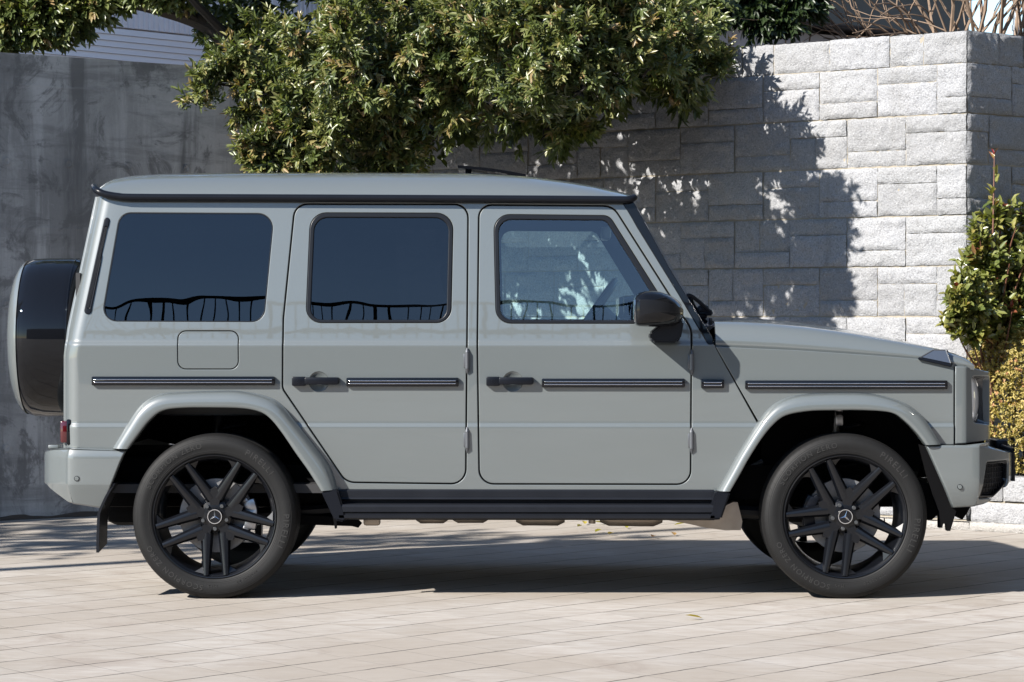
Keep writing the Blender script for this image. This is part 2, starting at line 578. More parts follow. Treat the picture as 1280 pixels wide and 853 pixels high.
def mk_concrete():
    m, nt, b = newmat('weathered_concrete')
    co = objco(nt)
    big = noise_t(nt, objco(nt, (1.0, 1.0, 0.6)), 0.9, 7, 0.66, 0.5)
    streak = noise_t(nt, objco(nt, (3.2, 3.2, 0.30)), 1.0, 7, 0.66, 0.35)
    brush = noise_t(nt, objco(nt, (0.8, 0.8, 5.0)), 1.2, 6, 0.7, 0.6)
    blot = noise_t(nt, co, 2.3, 8, 0.72, 1.2)
    fine = noise_t(nt, co, 70, 4, 0.7)
    c = mixc(nt, ramp(nt, big, [(0.40, 0.0), (0.60, 1.0)]), (0.29, 0.285, 0.277), (0.57, 0.56, 0.545))
    c = mixc(nt, ramp(nt, streak, [(0.52, 0.0), (0.60, 0.8)]), c, (0.60, 0.592, 0.58))
    c = mixc(nt, ramp(nt, streak, [(0.36, 0.8), (0.47, 0.0)]), c, (0.14, 0.138, 0.136))
    c = mixc(nt, ramp(nt, brush, [(0.38, 0.5), (0.50, 0.0)]), c, (0.17, 0.167, 0.165))
    c = mixc(nt, ramp(nt, blot, [(0.53, 0.0), (0.60, 0.75)]), c, (0.145, 0.142, 0.14))
    c = mixc(nt, ramp(nt, blot, [(0.36, 0.5), (0.43, 0.0)]), c, (0.48, 0.475, 0.47))
    c = mixc(nt, math_n(nt, 'MULTIPLY', fine, 0.4), c, (0.16, 0.158, 0.155))
    sx = N(nt, 'ShaderNodeSeparateXYZ'); nt.links.new(co, sx.inputs[0])
    wz = math_n(nt, 'MULTIPLY_ADD', blot, 0.03, -0.015)
    zf = math_n(nt, 'ABSOLUTE', math_n(nt, 'SUBTRACT', math_n(nt, 'FRACT', math_n(nt, 'ADD', math_n(nt, 'MULTIPLY_ADD', sx.outputs[2], 1 / 0.92, 0.46), wz)), 0.5))
    xf = math_n(nt, 'ABSOLUTE', math_n(nt, 'SUBTRACT', math_n(nt, 'FRACT', math_n(nt, 'ADD', math_n(nt, 'MULTIPLY', sx.outputs[0], 1 / 0.92), wz)), 0.5))
    jl = math_n(nt, 'MAXIMUM', ramp(nt, zf, [(0.0, 1.0), (0.012, 0.0)]), ramp(nt, xf, [(0.0, 1.0), (0.014, 0.0)]))
    c = mixc(nt, math_n(nt, 'MULTIPLY', jl, ramp(nt, big, [(0.45, 0.0), (0.60, 0.55)])), c, (0.48, 0.47, 0.46))
    nt.links.new(c, b.inputs['Base Color'])
    b.inputs['Roughness'].default_value = 0.9
    h = math_n(nt, 'ADD', math_n(nt, 'MULTIPLY', fine, 0.25), math_n(nt, 'ADD', blot, math_n(nt, 'MULTIPLY', jl, 0.4)))
    bump(nt, h, 0.35, 0.006, b)
    M['concrete'] = m
mk_concrete()

def mk_siding():
    m, nt, b = newmat('white_siding')
    co = objco(nt)
    sx = N(nt, 'ShaderNodeSeparateXYZ'); nt.links.new(co, sx.inputs[0])
    n = noise_t(nt, co, 1.2, 3)
    c = mixc(nt, n, (0.72, 0.73, 0.76), (0.80, 0.81, 0.83))
    nt.links.new(c, b.inputs['Base Color'])
    b.inputs['Roughness'].default_value = 0.6
    M['siding'] = m
mk_siding()
simple('siding_ridged', (0.68, 0.69, 0.73), 0.6, var=0.06)
simple('house_render', (0.36, 0.335, 0.36), 0.85, var=0.12, vs=3, bmp=0.3, bs=90)
simple('dark_fascia', (0.020, 0.021, 0.03), 0.5, var=0.2)
simple('roof_tile', (0.13, 0.13, 0.14), 0.7, var=0.25, vs=10)
simple('facade_far', (0.05, 0.05, 0.05), 0.85, var=0.1, vs=1.0)
simple('window_dark', (0.02, 0.022, 0.028), 0.1)
simple('bark', (0.022, 0.0175, 0.014), 0.9, var=0.4, vs=18, bmp=0.6, bs=40)
simple('bare_wood', (0.19, 0.135, 0.095), 0.8, var=0.35, vs=22)
simple('red_stem', (0.12, 0.05, 0.03), 0.6, var=0.2)
simple('galvanised', (0.55, 0.57, 0.60), 0.4, metal=0.9, var=0.1)
simple('pole_concrete', (0.35, 0.34, 0.32), 0.85, var=0.15)
simple('soil', (0.075, 0.055, 0.04), 0.95, var=0.4, vs=14, bmp=0.9, bs=30)

def mk_leaf(name, stops, rough=0.38, spec=0.5, trans=0.24):
    """leaf colour from the per-leaf value stored on the mesh"""
    m, nt, b = newmat(name)
    at = N(nt, 'ShaderNodeAttribute'); at.attribute_name = 'leaf_tone'
    c = ramp(nt, at.outputs['Fac'], stops)
    nt.links.new(c, b.inputs['Base Color'])
    b.inputs['Roughness'].default_value = rough
    b.inputs['Specular IOR Level'].default_value = spec
    tl = N(nt, 'ShaderNodeBsdfTranslucent')
    nt.links.new(mixc(nt, 1.0, c, (1.3, 1.45, 0.55), 'MULTIPLY'), tl.inputs[0])
    mx = N(nt, 'ShaderNodeMixShader'); mx.inputs[0].default_value = trans
    out = nt.nodes['Material Output']
    nt.links.new(b.outputs[0], mx.inputs[1]); nt.links.new(tl.outputs[0], mx.inputs[2]); nt.links.new(mx.outputs[0], out.inputs[0])
    M[name] = m
mk_leaf('leaf_tree', [(0.0, (0.040, 0.058, 0.020)), (0.40, (0.092, 0.115, 0.036)), (0.66, (0.155, 0.170, 0.060)), (0.84, (0.205, 0.190, 0.075)), (1.0, (0.23, 0.16, 0.075))], 0.36, 0.6)
mk_leaf('leaf_shaded', [(0.0, (0.014, 0.028, 0.010)), (1.0, (0.040, 0.060, 0.020))], 0.40)  # leaf colour darkened for the shade this tree stands in
mk_leaf('leaf_photinia', [(0.0, (0.075, 0.100, 0.028)), (0.55, (0.17, 0.182, 0.052)), (0.80, (0.23, 0.21, 0.06)), (0.93, (0.18, 0.08, 0.035)), (1.0, (0.17, 0.022, 0.022))], 0.30, 0.7)
mk_leaf('leaf_hedge', [(0.0, (0.17, 0.155, 0.045)), (0.5, (0.36, 0.29, 0.09)), (0.85, (0.46, 0.36, 0.14)), (1.0, (0.36, 0.18, 0.09))], 0.55)
mk_leaf('leaf_fallen', [(0.0, (0.30, 0.27, 0.03)), (0.5, (0.40, 0.30, 0.04)), (1.0, (0.33, 0.17, 0.07))], 0.6)

# ================================================================== SETTING
# ------------------------------------------------------------------ ground
bm = bmesh.new()
grid_surface(bm, [[(x, y, 0) for x in (-90, -30, -10, 0, 10, 30, 90)] for y in (-80, -30, -10, 0, 10, 30, 200)])
tag(obj('paved_yard', bm, M['pavers'], smooth=False), kind='structure')

def unit(a): return Vector((math.cos(a), math.sin(a), 0))
COR = Vector((2.77, 4.30, 0))                       # corner of the block wall
A_MAIN, A_RET, A_CON = math.atan2(-1, 1.253), math.atan2(1, 1.144), R(40.5)
L_MAIN = 6.0
O_MAIN = COR - unit(A_MAIN) * L_MAIN
O_CON = Vector((-3.28, 5.18, 0)) - unit(A_CON) * 8.0
TOP = 3.045

# ------------------------------------------------------------------ block wall
def rough_block(bm, P, x0, x1, z0, z1, seed, res=0.018, amp=0.011, proud=0.012, mat=0, end_out=None):
    """one split-faced block; P(x, y, z) maps wall space to the world, y towards -outside"""
    nx = max(2, int(round((x1 - x0) / res))); nz = max(2, int(round((z1 - z0) / res)))
    base = proud + random.uniform(-0.005, 0.006)
    lay = bm.verts.layers.float.get('tone') or bm.verts.layers.float.new('tone')
    tone = random.random()
    vr = []
    for j in range(nz + 1):
        row = []
        for i in range(nx + 1):
            u = i / nx; v = j / nz
            x = x0 + (x1 - x0) * u; z = z0 + (z1 - z0) * v
            e = min(i, nx - i, j, nz - j)
            q = Vector((x * 9 + seed * 7.3, z * 9, seed))
            h = base + amp * (noise.noise(q) * 1.1 + 0.7 * noise.noise(q * 2.6) + 0.6 * noise.noise(q * 6.3))
            if e == 0:
                h = base - 0.009 + 0.004 * noise.noise(q * 3)
                x += 0.005 * noise.noise(Vector((z * 30, seed, 3.0))) ; z += 0.005 * noise.noise(Vector((x * 30, seed, 9.0)))
            nv_ = bm.verts.new(P(x, -h, z)); nv_[lay] = tone
            row.append(nv_)
        vr.append(row)
    for j in range(nz):
        for i in range(nx):
            f = bm.faces.new((vr[j][i], vr[j][i + 1], vr[j + 1][i + 1], vr[j + 1][i])); f.material_index = mat

def Pfun(o, a):
    d = unit(a); n = Vector((-d.y, d.x, 0))
    return lambda x, y, z: o + d * x + n * y + Vector((0, 0, z))

def block_face(bm, P, L, ztop, nrow, shift, from_right=True, cap=True, seed0=0):
    g = 0.0025
    sd = seed0
    if cap:
        z0 = ztop - 0.195
        x = L
        k = 0
        while x > 0:
            w = (0.30 if k == 0 else random.choice((0.24, 0.42, 0.44, 0.26, 0.44)))
            rough_block(bm, P, max(0, x - w) + g, x - (0 if k == 0 else g), z0 + g, ztop, sd); sd += 1.7
            x -= w; k += 1
        ztop = z0
    for r in range(nrow):
        z1 = ztop - r * 0.31; z0 = z1 - 0.31
        x = L; k = 0
        W = 0.425
        first = W * (0.48 if (r + shift) % 2 == 0 else 1.0) 
        flip = (r % 2)
        while x > 0.02:
            w = first if k == 0 else W
            xa = max(0, x - w)
            zs = z0 + (0.105 if (k + flip) % 2 == 0 else 0.205)
            gx = 0 if k == 0 else g
            for (a, b) in ((z0 + 0.007, zs - 0.0015), (zs + 0.0015, z1 - 0.002)):
                if b - a > 0.16 and random.random() < 0.16 and w > 0.3:
                    xm = xa + w * 0.45
                    rough_block(bm, P, xa + g, xm - 0.0015, a, b, sd); sd += 1.7
                    rough_block(bm, P, xm + 0.0015, x - gx, a, b, sd); sd += 1.7
                else:
                    rough_block(bm, P, xa + g, x - gx, a, b, sd); sd += 1.7
            x -= w; k += 1
    return ztop - nrow * 0.31

bm = bmesh.new()
PM, PR = Pfun(O_MAIN, A_MAIN), Pfun(COR, A_RET)
block_face(bm, PM, L_MAIN, TOP, 9, 0, seed0=0)
L_RET = 3.0
PRr = Pfun(COR + unit(A_RET) * L_RET, A_RET + math.pi)
def PRm(x, y, z):                                   # the return, measured from its far end so that courses start at the corner
    return PR(L_RET - x, y, z)
b2 = bmesh.new()
block_face(b2, PRm, L_RET, TOP, 9, 1, seed0=400)
bmesh.ops.reverse_faces(b2, faces=b2.faces[:])
tmp = bpy.data.meshes.new('t'); b2.to_mesh(tmp); b2.free(); bm.from_mesh(tmp); bpy.data.meshes.remove(tmp)
# backing with mortar
def quad(bm, pts, mat=1):
    f = bm.faces.new([bm.verts.new(p) for p in pts]); f.material_index = mat
inner = COR + (unit(A_RET) - unit(A_MAIN)).normalized() * 0.30 + Vector((0.0, 0.0, 0))
quad(bm, [PM(0, .002, 0), PM(L_MAIN, .002, 0), PM(L_MAIN, .002, TOP - .004), PM(0, .002, TOP - .004)])
quad(bm, [PR(0, 0, 0), PR(L_RET, 0, 0), PR(L_RET, 0, TOP - .004), PR(0, 0, TOP - .004)])
# top of the capping and the back
quad(bm, [PM(0, -.006, TOP), PM(L_MAIN, -.006, TOP), PM(L_MAIN - .05, .28, TOP), PM(0, .28, TOP)], 0)
quad(bm, [PR(0, -.006, TOP + .001), PR(L_RET, -.006, TOP + .001), PR(L_RET, .28, TOP + .001), PR(.05, .28, TOP + .001)], 0)
quad(bm, [PM(0, .28, 0), PM(L_MAIN, .28, 0), PM(L_MAIN, .28, TOP - .002), PM(0, .28, TOP - .002)], 0)
quad(bm, [PR(0, .28, 0), PR(L_RET, .28, 0), PR(L_RET, .28, TOP - .002), PR(0, .28, TOP - .002)], 0)
wall = obj('stone_block_wall', bm, [M['granite'], M['mortar']], angle=60)
tag(wall, 'pale grey split-faced granite block wall with a corner, behind the car bonnet', 'wall')

# ------------------------------------------------------------------ planter in front of the return: two low courses on a granite footing
bm = bmesh.new()
PP = Pfun(COR, A_MAIN)
LP = 3.4
def Pp(x, y, z): return PP(x + 0.035, y - 0.002, z)
sd = 900
for (z0, z1, pr) in ((0.05, 0.175, 0.016), (0.182, 0.335, 0.016)):
    x = -0.0 if z0 < .1 else 0.0
    k = 0
    while x < LP:
        w = (0.40, 0.30, 0.46)[k % 3] if z0 < .1 else (0.22, 0.5, 0.36)[k % 3]
        rough_block(bm, Pp, x + .004, x + w - .004, z0 + .006, z1, sd, proud=pr); sd += 1.3
        x += w; k += 1
quad(bm, [Pp(0, 0.004, 0), Pp(LP + .4, 0.004, 0), Pp(LP + .4, 0.004, .333), Pp(0, 0.004, .333)])
quad(bm, [Pp(0, -.004, .335), Pp(LP + .4, -.004, .335), Pp(LP + .4, .16, .335), Pp(0, .16, .335)], 0)
tag(obj('planter_wall', bm, [M['granite'], M['mortar']], angle=60), 'low rough granite retaining wall under the hedge at the right', 'wall')
# kerb footing that runs along the base of the wall and planter
bm = bmesh.new()
x = -L_MAIN
while x < LP:
    w = 0.60
    rough_block(bm, Pp, x + .004, x + w - .004, 0.0, 0.056, sd, proud=.034, amp=.006); sd += 1.3
    quad(bm, [Pp(x + .004, -.034, .056), Pp(x + w - .004, -.034, .056), Pp(x + w - .004, -.0, .056), Pp(x + .004, -.0, .056)], 0)
    x += w
tag(obj('kerb_strip', bm, [M['kerb_granite']], angle=60), kind='structure')
# planting soil
bm = bmesh.new()
quad(bm, [Pp(0, .15, .30), Pp(LP, .15, .30), PR(3.0, -.002, .30), PR(0.05, -.002, .30)], 0)
tag(obj('planting_soil', bm, [M['soil']]), kind='structure')

# ------------------------------------------------------------------ concrete retaining wall
XI = (19.51 - 13 - (5.18 + 3.28 * math.tan(A_CON))) / (math.tan(A_CON) + 0.798)
LC = (XI - O_CON.x) / math.cos(A_CON)
bm = bmesh.new()
HC = 2.995
nx, nz = 60, 16
rows = []
for j in range(nz + 1):
    z = -0.02 + (HC + 0.02) * j / nz
    rows.append([(LC * i / nx, 0.006 * noise.noise(Vector((i * .37, j * .4, 2))), z) for i in range(nx + 1)])
grid_surface(bm, rows)
for kx in range(int(LC / .92) + 1):                 # form-tie holes
    for kz in (.46, 1.38, 2.30):
        for dx in (.23, .69):
            xx = kx * .92 + dx
            if xx < LC - .1: lathe_y(bm, [(-.0015, .026), (-.003, .022), (-.0015, .018), (-.001, .001)], (xx, -.004, kz), 14)
quad(bm, [(0, -.002, HC), (LC, -.002, HC), (LC, .25, HC), (0, .25, HC)], 0)
quad(bm, [(LC, .25, 0), (0, .25, 0), (0, .25, HC), (LC, .25, HC)], 0)
cw = obj('concrete_wall', bm, M['concrete'], angle=50)
cw.location = O_CON; cw.rotation_euler = (0, 0, A_CON)
tag(cw, 'stained dark grey cast concrete retaining wall behind the rear of the car', 'wall')
# dark debris at the foot of the concrete wall
bm = bmesh.new()
PC = Pfun(O_CON, A_CON)
rows = []
for j, (yy, zz) in enumerate(((-.07, 0.003), (-.045, .009), (-.02, .015), (-.003, .020))):
    rows.append([PC(x, yy + .03 * noise.noise(Vector((x * 6, j, 0))), max(.003, zz * (1 + .8 * noise.noise(Vector((x * 4, j * .3, 5)))))) for x in np.linspace(0, LC - .05, 260)])
grid_surface(bm, rows)
tag(obj('leaf_litter', bm, M['soil']), kind='stuff', label='dark strip of soil and leaf litter along the foot of the concrete wall', cat='leaf litter')

# ------------------------------------------------------------------ raised ground behind the walls
bm = bmesh.new()
zz = 2.86
p = [PC(0, .24, zz), PC(LC, .24, zz), PM(1.0, .27, zz), PM(L_MAIN - .2, .27, zz), PR(L_RET, .27, zz)]
far = [Vector((60, 30, zz)), Vector((60, 90, zz)), Vector((-60, 90, zz)), Vector((-60, 2, zz))]
XJ = Vector((XI, 6.51 - .798 * XI, zz))
nj = XJ + Vector((0, .34, 0))
poly = [PC(0, .2, zz), nj, PM(L_MAIN, .2, zz), PR(L_RET, .2, zz)] + far
bm.faces.new([bm.verts.new(q) for q in poly])
bmesh.ops.triangulate(bm, faces=bm.faces[:])
tag(obj('raised_ground', bm, M['soil'], smooth=False), kind='structure')

# ------------------------------------------------------------------ buildings beyond the walls
# left: house clad in pale siding (flat lapped boards below, ridged band above)
a = R(50)
hroot = empty('clad_house', (-4.9, 11.2, zz), a)
tag(hroot, 'house clad in pale ridged siding above the concrete wall at the upper left', 'house')
bm = bmesh.new()
LH = 8.0
def lap(z0, z1): 
    quad(bm, [(0, -.012, z0), (LH, -.012, z0), (LH, 0.0, z1), (0, 0.0, z1)], 0)
    quad(bm, [(0, 0.004, z0), (LH, 0.004, z0), (LH, -.012, z0), (0, -.012, z0)], 0)
z = -0.1
while z < 0.36:
    lap(z, z + .062); z += .065
bm2z = z
obj('lapped_siding', bm, M['siding'], hroot, smooth=False, world_space=False)
bm = bmesh.new()
x = 0
while x < LH:
    for (u0, u1, y0, y1) in ((0, .012, .004, -.008), (.012, .046, -.008, -.008), (.046, .058, -.008, .004), (.058, .064, .004, .004)):
        for (za, zb) in ((bm2z + .03, bm2z + .30), (bm2z + .66, bm2z + 1.6)):
            quad(bm, [(x + u0, y0, za), (x + u1, y1, za), (x + u1, y1, zb), (x + u0, y0, zb)], 0)
    x += .064
obj('ridged_siding', bm, M['siding_ridged'], hroot, smooth=False, world_space=False)
bm = bmesh.new()
z = bm2z + .30
while z < bm2z + .62:
    lap(z, z + .055); z += .058
obj('lapped_siding', bm, M['siding'], hroot, smooth=False, world_space=False)
bm = bmesh.new()
box(bm, (LH / 2, 2.56, 1.6), (LH, 5.0, 3.6))
obj('wall', bm, M['siding'], hroot, smooth=False, world_space=False)
bm = bmesh.new()
for k in range(2): box(bm, (LH / 2, 2.5, 3.45 + k * .10), (LH + .8 + .1 * k, 6.2 + .1 * k, .10))
for s in (-1, 1):
    quad(bm, [(-.4, 2.5 + s * 3.15, 3.6), (LH + .4, 2.5 + s * 3.15, 3.6), (LH + .4, 2.5, 5.2), (-.4, 2.5, 5.2)], 0)
obj('roof', bm, M['roof_tile'], hroot, smooth=False, world_space=False)

# right: rendered house with a dark eave band
a = R(40)
x0, z0_ = U(905, 60, 13)
hroot = empty('rendered_house', (x0 - .6, 11.5, zz), a)
tag(hroot, 'grey rendered house with a dark eave band above the stone wall', 'house')
bm = bmesh.new()
box(bm, (1.75, 2.5, .45), (3.5, 5, 1.12))
obj('wall', bm, M['house_render'], hroot, smooth=False, world_space=False)
bm = bmesh.new()
box(bm, (1.75, 2.4, 1.34), (3.8, 5.3, .56), bevel=.02)
obj('eave_band', bm, M['dark_fascia'], hroot, smooth=False, world_space=False)
bm = bmesh.new()
for s in (-1, 1):
    quad(bm, [(-.3, 2.4 + s * 3.0, 1.60), (3.8, 2.4 + s * 3.0, 1.60), (3.8, 2.4, 3.2), (-.3, 2.4, 3.2)], 0)
obj('roof', bm, M['roof_tile'], hroot, smooth=False, world_space=False)
bm = bmesh.new()
box(bm, (1.75, -.02, .55), (3.5, .04, .05))
obj('trim', bm, M['dark_fascia'], hroot, smooth=False, world_space=False)

# far right: small tiled roof seen between the bare branches
bx, bz = U(1205, 30, 22)
hroot = empty('tiled_house', (bx, 22, zz), R(15))
tag(hroot, 'distant house with grey tiled roof behind the bare branches', 'house')
bm = bmesh.new(); box(bm, (0, 1, .35), (3.2, 2, .9))
obj('wall', bm, M['siding'], hroot, smooth=False, world_space=False)
bm = bmesh.new()
for k in range(9):
    t = k / 9
    quad(bm, [(-1.5 + t * .5, -.25 + t * 1.2, .80 + t * .62), (1.5 - t * .5, -.25 + t * 1.2, .80 + t * .62), (1.5 - t * .5 - .05, -.11 + t * 1.2, .86 + t * .62), (-1.5 + t * .5 + .05, -.11 + t * 1.2, .86 + t * .62)], 0)
    quad(bm, [(-1.5 + t * .5, -.25 + t * 1.2, .77 + t * .62), (1.5 - t * .5, -.25 + t * 1.2, .77 + t * .62), (1.5 - t * .5, -.25 + t * 1.2, .80 + t * .62), (-1.5 + t * .5, -.25 + t * 1.2, .80 + t * .62)], 0)
obj('roof', bm, M['roof_tile'], hroot, smooth=False, world_space=False)

# ================================================================== PLANTS
def leaf_mesh(name, C, D, Nn, Ls, Ws, tone, mat, parent=None, fold=0.18, droop=0.12):
    """folded pointed leaves: base points C, directions D, normals Nn"""
    n = len(C)
    D = D / np.linalg.norm(D, axis=1, keepdims=True)
    S = np.cross(D, Nn); S /= np.maximum(np.linalg.norm(S, axis=1, keepdims=True), 1e-6)
    Nn = np.cross(S, D)
    Ls = Ls[:, None]; Ws = Ws[:, None]
    V = np.empty((n, 6, 3))
    V[:, 0] = C
    V[:, 1] = C + D * Ls * .30 + S * Ws * .46 + Nn * Ws * fold
    V[:, 2] = C + D * Ls * .68 + S * Ws * .40 + Nn * (Ws * fold - Ls * droop * .4)
    V[:, 3] = C + D * Ls - Nn * Ls * droop
    V[:, 4] = C + D * Ls * .68 - S * Ws * .40 + Nn * (Ws * fold - Ls * droop * .4)
    V[:, 5] = C + D * Ls * .30 - S * Ws * .46 + Nn * Ws * fold
    me = bpy.data.meshes.new(name)
    me.vertices.add(n * 6); me.vertices.foreach_set('co', V.reshape(-1))
    base = np.arange(n)[:, None] * 6
    loops = (base + np.array([0, 1, 2, 3, 0, 3, 4, 5])[None, :]).reshape(-1).astype(np.int32)
    me.loops.add(n * 8); me.loops.foreach_set('vertex_index', loops)
    me.polygons.add(n * 2)
    me.polygons.foreach_set('loop_start', np.arange(n * 2, dtype=np.int32) * 4)
    me.polygons.foreach_set('loop_total', np.full(n * 2, 4, dtype=np.int32))
    at = me.attributes.new('leaf_tone', 'FLOAT', 'POINT')
    at.data.foreach_set('value', np.repeat(tone, 6).astype(np.float32))
    me.update(calc_edges=True); me.validate()
    me.materials.append(mat)
    o = bpy.data.objects.new(name, me); COL.objects.link(o)
    if parent is not None:
        o.parent = parent; o.location = -Vector(parent.location)
    return o

def rdir(n):
    v = rng.normal(size=(n, 3)); return v / np.linalg.norm(v, axis=1, keepdims=True)

def sprigs(P, D, per, length, width, spread=0.9, stem=0.10, tone_mu=0.4, tone_sd=0.18, tip_new=0.15, up=0.4, sunny=0.7):
    """leaves whorled along the last bit of each twig"""
    n = len(P)
    D = D / np.linalg.norm(D, axis=1, keepdims=True)
    t = rng.uniform(0, 1, (n, per)) ** 0.7
    C = P[:, None, :] - D[:, None, :] * (stem * (1 - t))[..., None]
    r = rng.normal(size=(n, per, 3))
    r -= (r * D[:, None, :]).sum(-1, keepdims=True) * D[:, None, :]
    r /= np.linalg.norm(r, axis=-1, keepdims=True)
    sp = spread * (1.15 - 0.6 * t)[..., None]
    LD = D[:, None, :] * (1.0) + r * sp
    LD[..., 2] -= 0.12
    NN = D[:, None, :] * 0.9 - r * 0.2 + rng.normal(size=(n, per, 3)) * 0.25
    NN[..., 2] += up
    NN += np.array(SUN) * sunny
    new = (rng.random(n) < tip_new)
    base = rng.normal(tone_mu, tone_sd, n)
    tone = base[:, None] + rng.normal(0, 0.08, (n, per)) + np.where(new[:, None], 0.40 * t, 0.0)
    L = length * rng.uniform(0.5, 1.3, (n, per)) * (1.05 - 0.3 * t)
    W = width * rng.uniform(0.75, 1.2, (n, per)) * (1.05 - 0.3 * t)
    f = lambda a: a.reshape(-1, 3)
    return f(C), f(LD), f(NN), L.reshape(-1), W.reshape(-1), np.clip(tone.reshape(-1), 0, 1)

def blob_points(blobs, n, shell=0.35, cam_bias=0.0):
    """twig tips spread through ellipsoids, denser towards the outside"""
    w = np.array([b[3] * b[4] + b[3] * b[5] for b in blobs]); w /= w.sum()
    idx = rng.choice(len(blobs), n, p=w)
    B = np.array(blobs)[idx]
    d = rdir(n)
    if cam_bias: 
        d[:, 1] = np.where((d[:, 1] > 0) & (rng.random(n) < cam_bias), -d[:, 1], d[:, 1])
    rad = 1 - np.abs(rng.normal(0, shell, n)); rad = np.clip(rad, 0.1, 1.0) * rng.uniform(.9, 1.18, n)
    P = B[:, :3] + d * rad[:, None] * B[:, 3:6]
    return P, d

def clustered(blobs, n, per, spread, shell=.3, cam_bias=.5, align=.8):
    """boughs: groups of twigs that point the same way, with gaps between the groups"""
    C, d = blob_points(blobs, n, shell, cam_bias)
    d = d * .8 + rng.normal(size=d.shape) * .35 + np.array([-.15, -.35, .12])
    d /= np.linalg.norm(d, axis=1, keepdims=True)
    P = np.repeat(C, per, 0); D = np.repeat(d, per, 0)
    t = rng.random((len(P), 1))
    off = rng.normal(size=P.shape); off -= (off * D).sum(1, keepdims=True) * D
    P = P + D * (t - .5) * spread * 1.9 + off * spread * .42 * (1.15 - .55 * t)
    return P, D * align + off * .35 + rng.normal(size=D.shape) * .22

def Bl(px, py, y, rpx, ry=None, rz=None):
    x, z = U(px, py, y); k = (DC + y) / F
    r = rpx * k
    return (x, y, z, r, ry if ry else r, rz * k if rz else r)

# ------------------------------------------------------------------ the big evergreen behind the wall
TX, TY = -1.2, 8.1
tree = empty('evergreen_tree', (TX, TY, zz))
tag(tree, 'big glossy evergreen tree hanging over the walls above the car roof', 'tree')
fr = [(345, 40, 4.9, 30), (288, 88, 4.4, 30), (255, 112, 4.3, 20), (335, 128, 4.4, 46), (395, 60, 4.5, 52), (345, 182, 4.3, 38), (318, 202, 4.3, 22), (412, 158, 4.3, 56),
      (395, 205, 4.4, 36), (455, 70, 4.3, 80), (498, 120, 4.5, 62), (480, 190, 4.6, 50), (530, 195, 4.8, 30), (545, 60, 4.4, 80), (590, 105, 4.5, 60),
      (632, 50, 4.0, 62), (668, 112, 3.8, 40), (700, 60, 3.72, 44), (738, 92, 3.8, 38), (718, 118, 3.7, 14), (770, 100, 3.75, 16), (690, 20, 3.8, 50), (770, 45, 3.95, 52), (800, 92, 4.1, 38), (760, 10, 3.9, 50), (830, 40, 4.5, 48), (846, 95, 4.9, 38), (868, 50, 5.0, 40), (888, 72, 5.05, 26), (690, 158, 4.5, 26), (720, 150, 4.6, 26)]
blobs = [Bl(a, b, c, d) for a, b, c, d in fr]
P, D = clustered(blobs, 430, 11, 0.125, .25, .6)
parts = [sprigs(P, D, 11, 0.070, 0.0215, tip_new=0.38, tone_mu=0.44, tone_sd=.22, stem=.13)]
# deeper, hanging and fill
bk = [(660, 150, 4.9, 40), (705, 168, 4.9, 36), (690, 140, 5.2, 55), (560, 150, 5.4, 45), (850, 110, 5.1, 38), (450, 120, 5.6, 120), (600, 60, 5.6, 130), (760, 50, 5.4, 110), (375, 110, 5.5, 70),
      (700, 0, 6.2, 160), (480, 0, 6.2, 170), (870, 20, 5.4, 50), (500, 185, 5.6, 60)]
bk += [(752, 92, 4.65, 50), (700, 50, 4.45, 52), (725, 75, 4.6, 50), (255, 40, 6.3, 22), (285, 15, 6.3, 34), (785, 72, 5.0, 58), (838, 84, 5.1, 44), (745, 15, 4.85, 62), (700, -50, 4.65, 75), (760, 110, 5.2, 46), (305, 38, 6.4, 46), (345, 62, 6.2, 40), (268, 58, 6.4, 22), (330, 8, 6.4, 45)]
blobs2 = [Bl(a, b, c, d, ry=0.35) for a, b, c, d in bk]
P, d = blob_points(blobs2, 3500, 0.5, 0.2)
parts.append(sprigs(P, d + np.array([0, -.2, -.15]), 9, 0.085, 0.034, tip_new=0.05, tone_mu=0.28, tone_sd=.12))  # lower tone puts the shade of the inner crown into the leaf colour
# crown above the picture: it throws the shade on the block wall
up = [(-1.6, 4.8, 4.3, .9, .7, .7), (-.8, 4.75, 4.1, .7, .5, .6), (-.1, 4.9, 3.8, .5, .45, .5), (-2.6, 4.9, 4.6, 1.0, .8, .7), (.3, 5.1, 3.6, .45, .4, .4),
      (-.8, 5.4, 4.6, 1.2, 1.0, .9), (-1.4, 5.8, 5.4, 1.5, 1.3, .9), (-3.2, 5.4, 4.9, 1.0, 1.0, .7)]
P, d = blob_points(up, 2700, 0.45)
parts.append(sprigs(P, d + np.array([0, -.1, .1]), 8, 0.11, 0.044, tip_new=0.1, tone_mu=0.35))
cr = [np.concatenate([p[k] for p in parts]) for k in range(6)]
leaf_mesh('crown', *cr, M['leaf_tree'], tree)
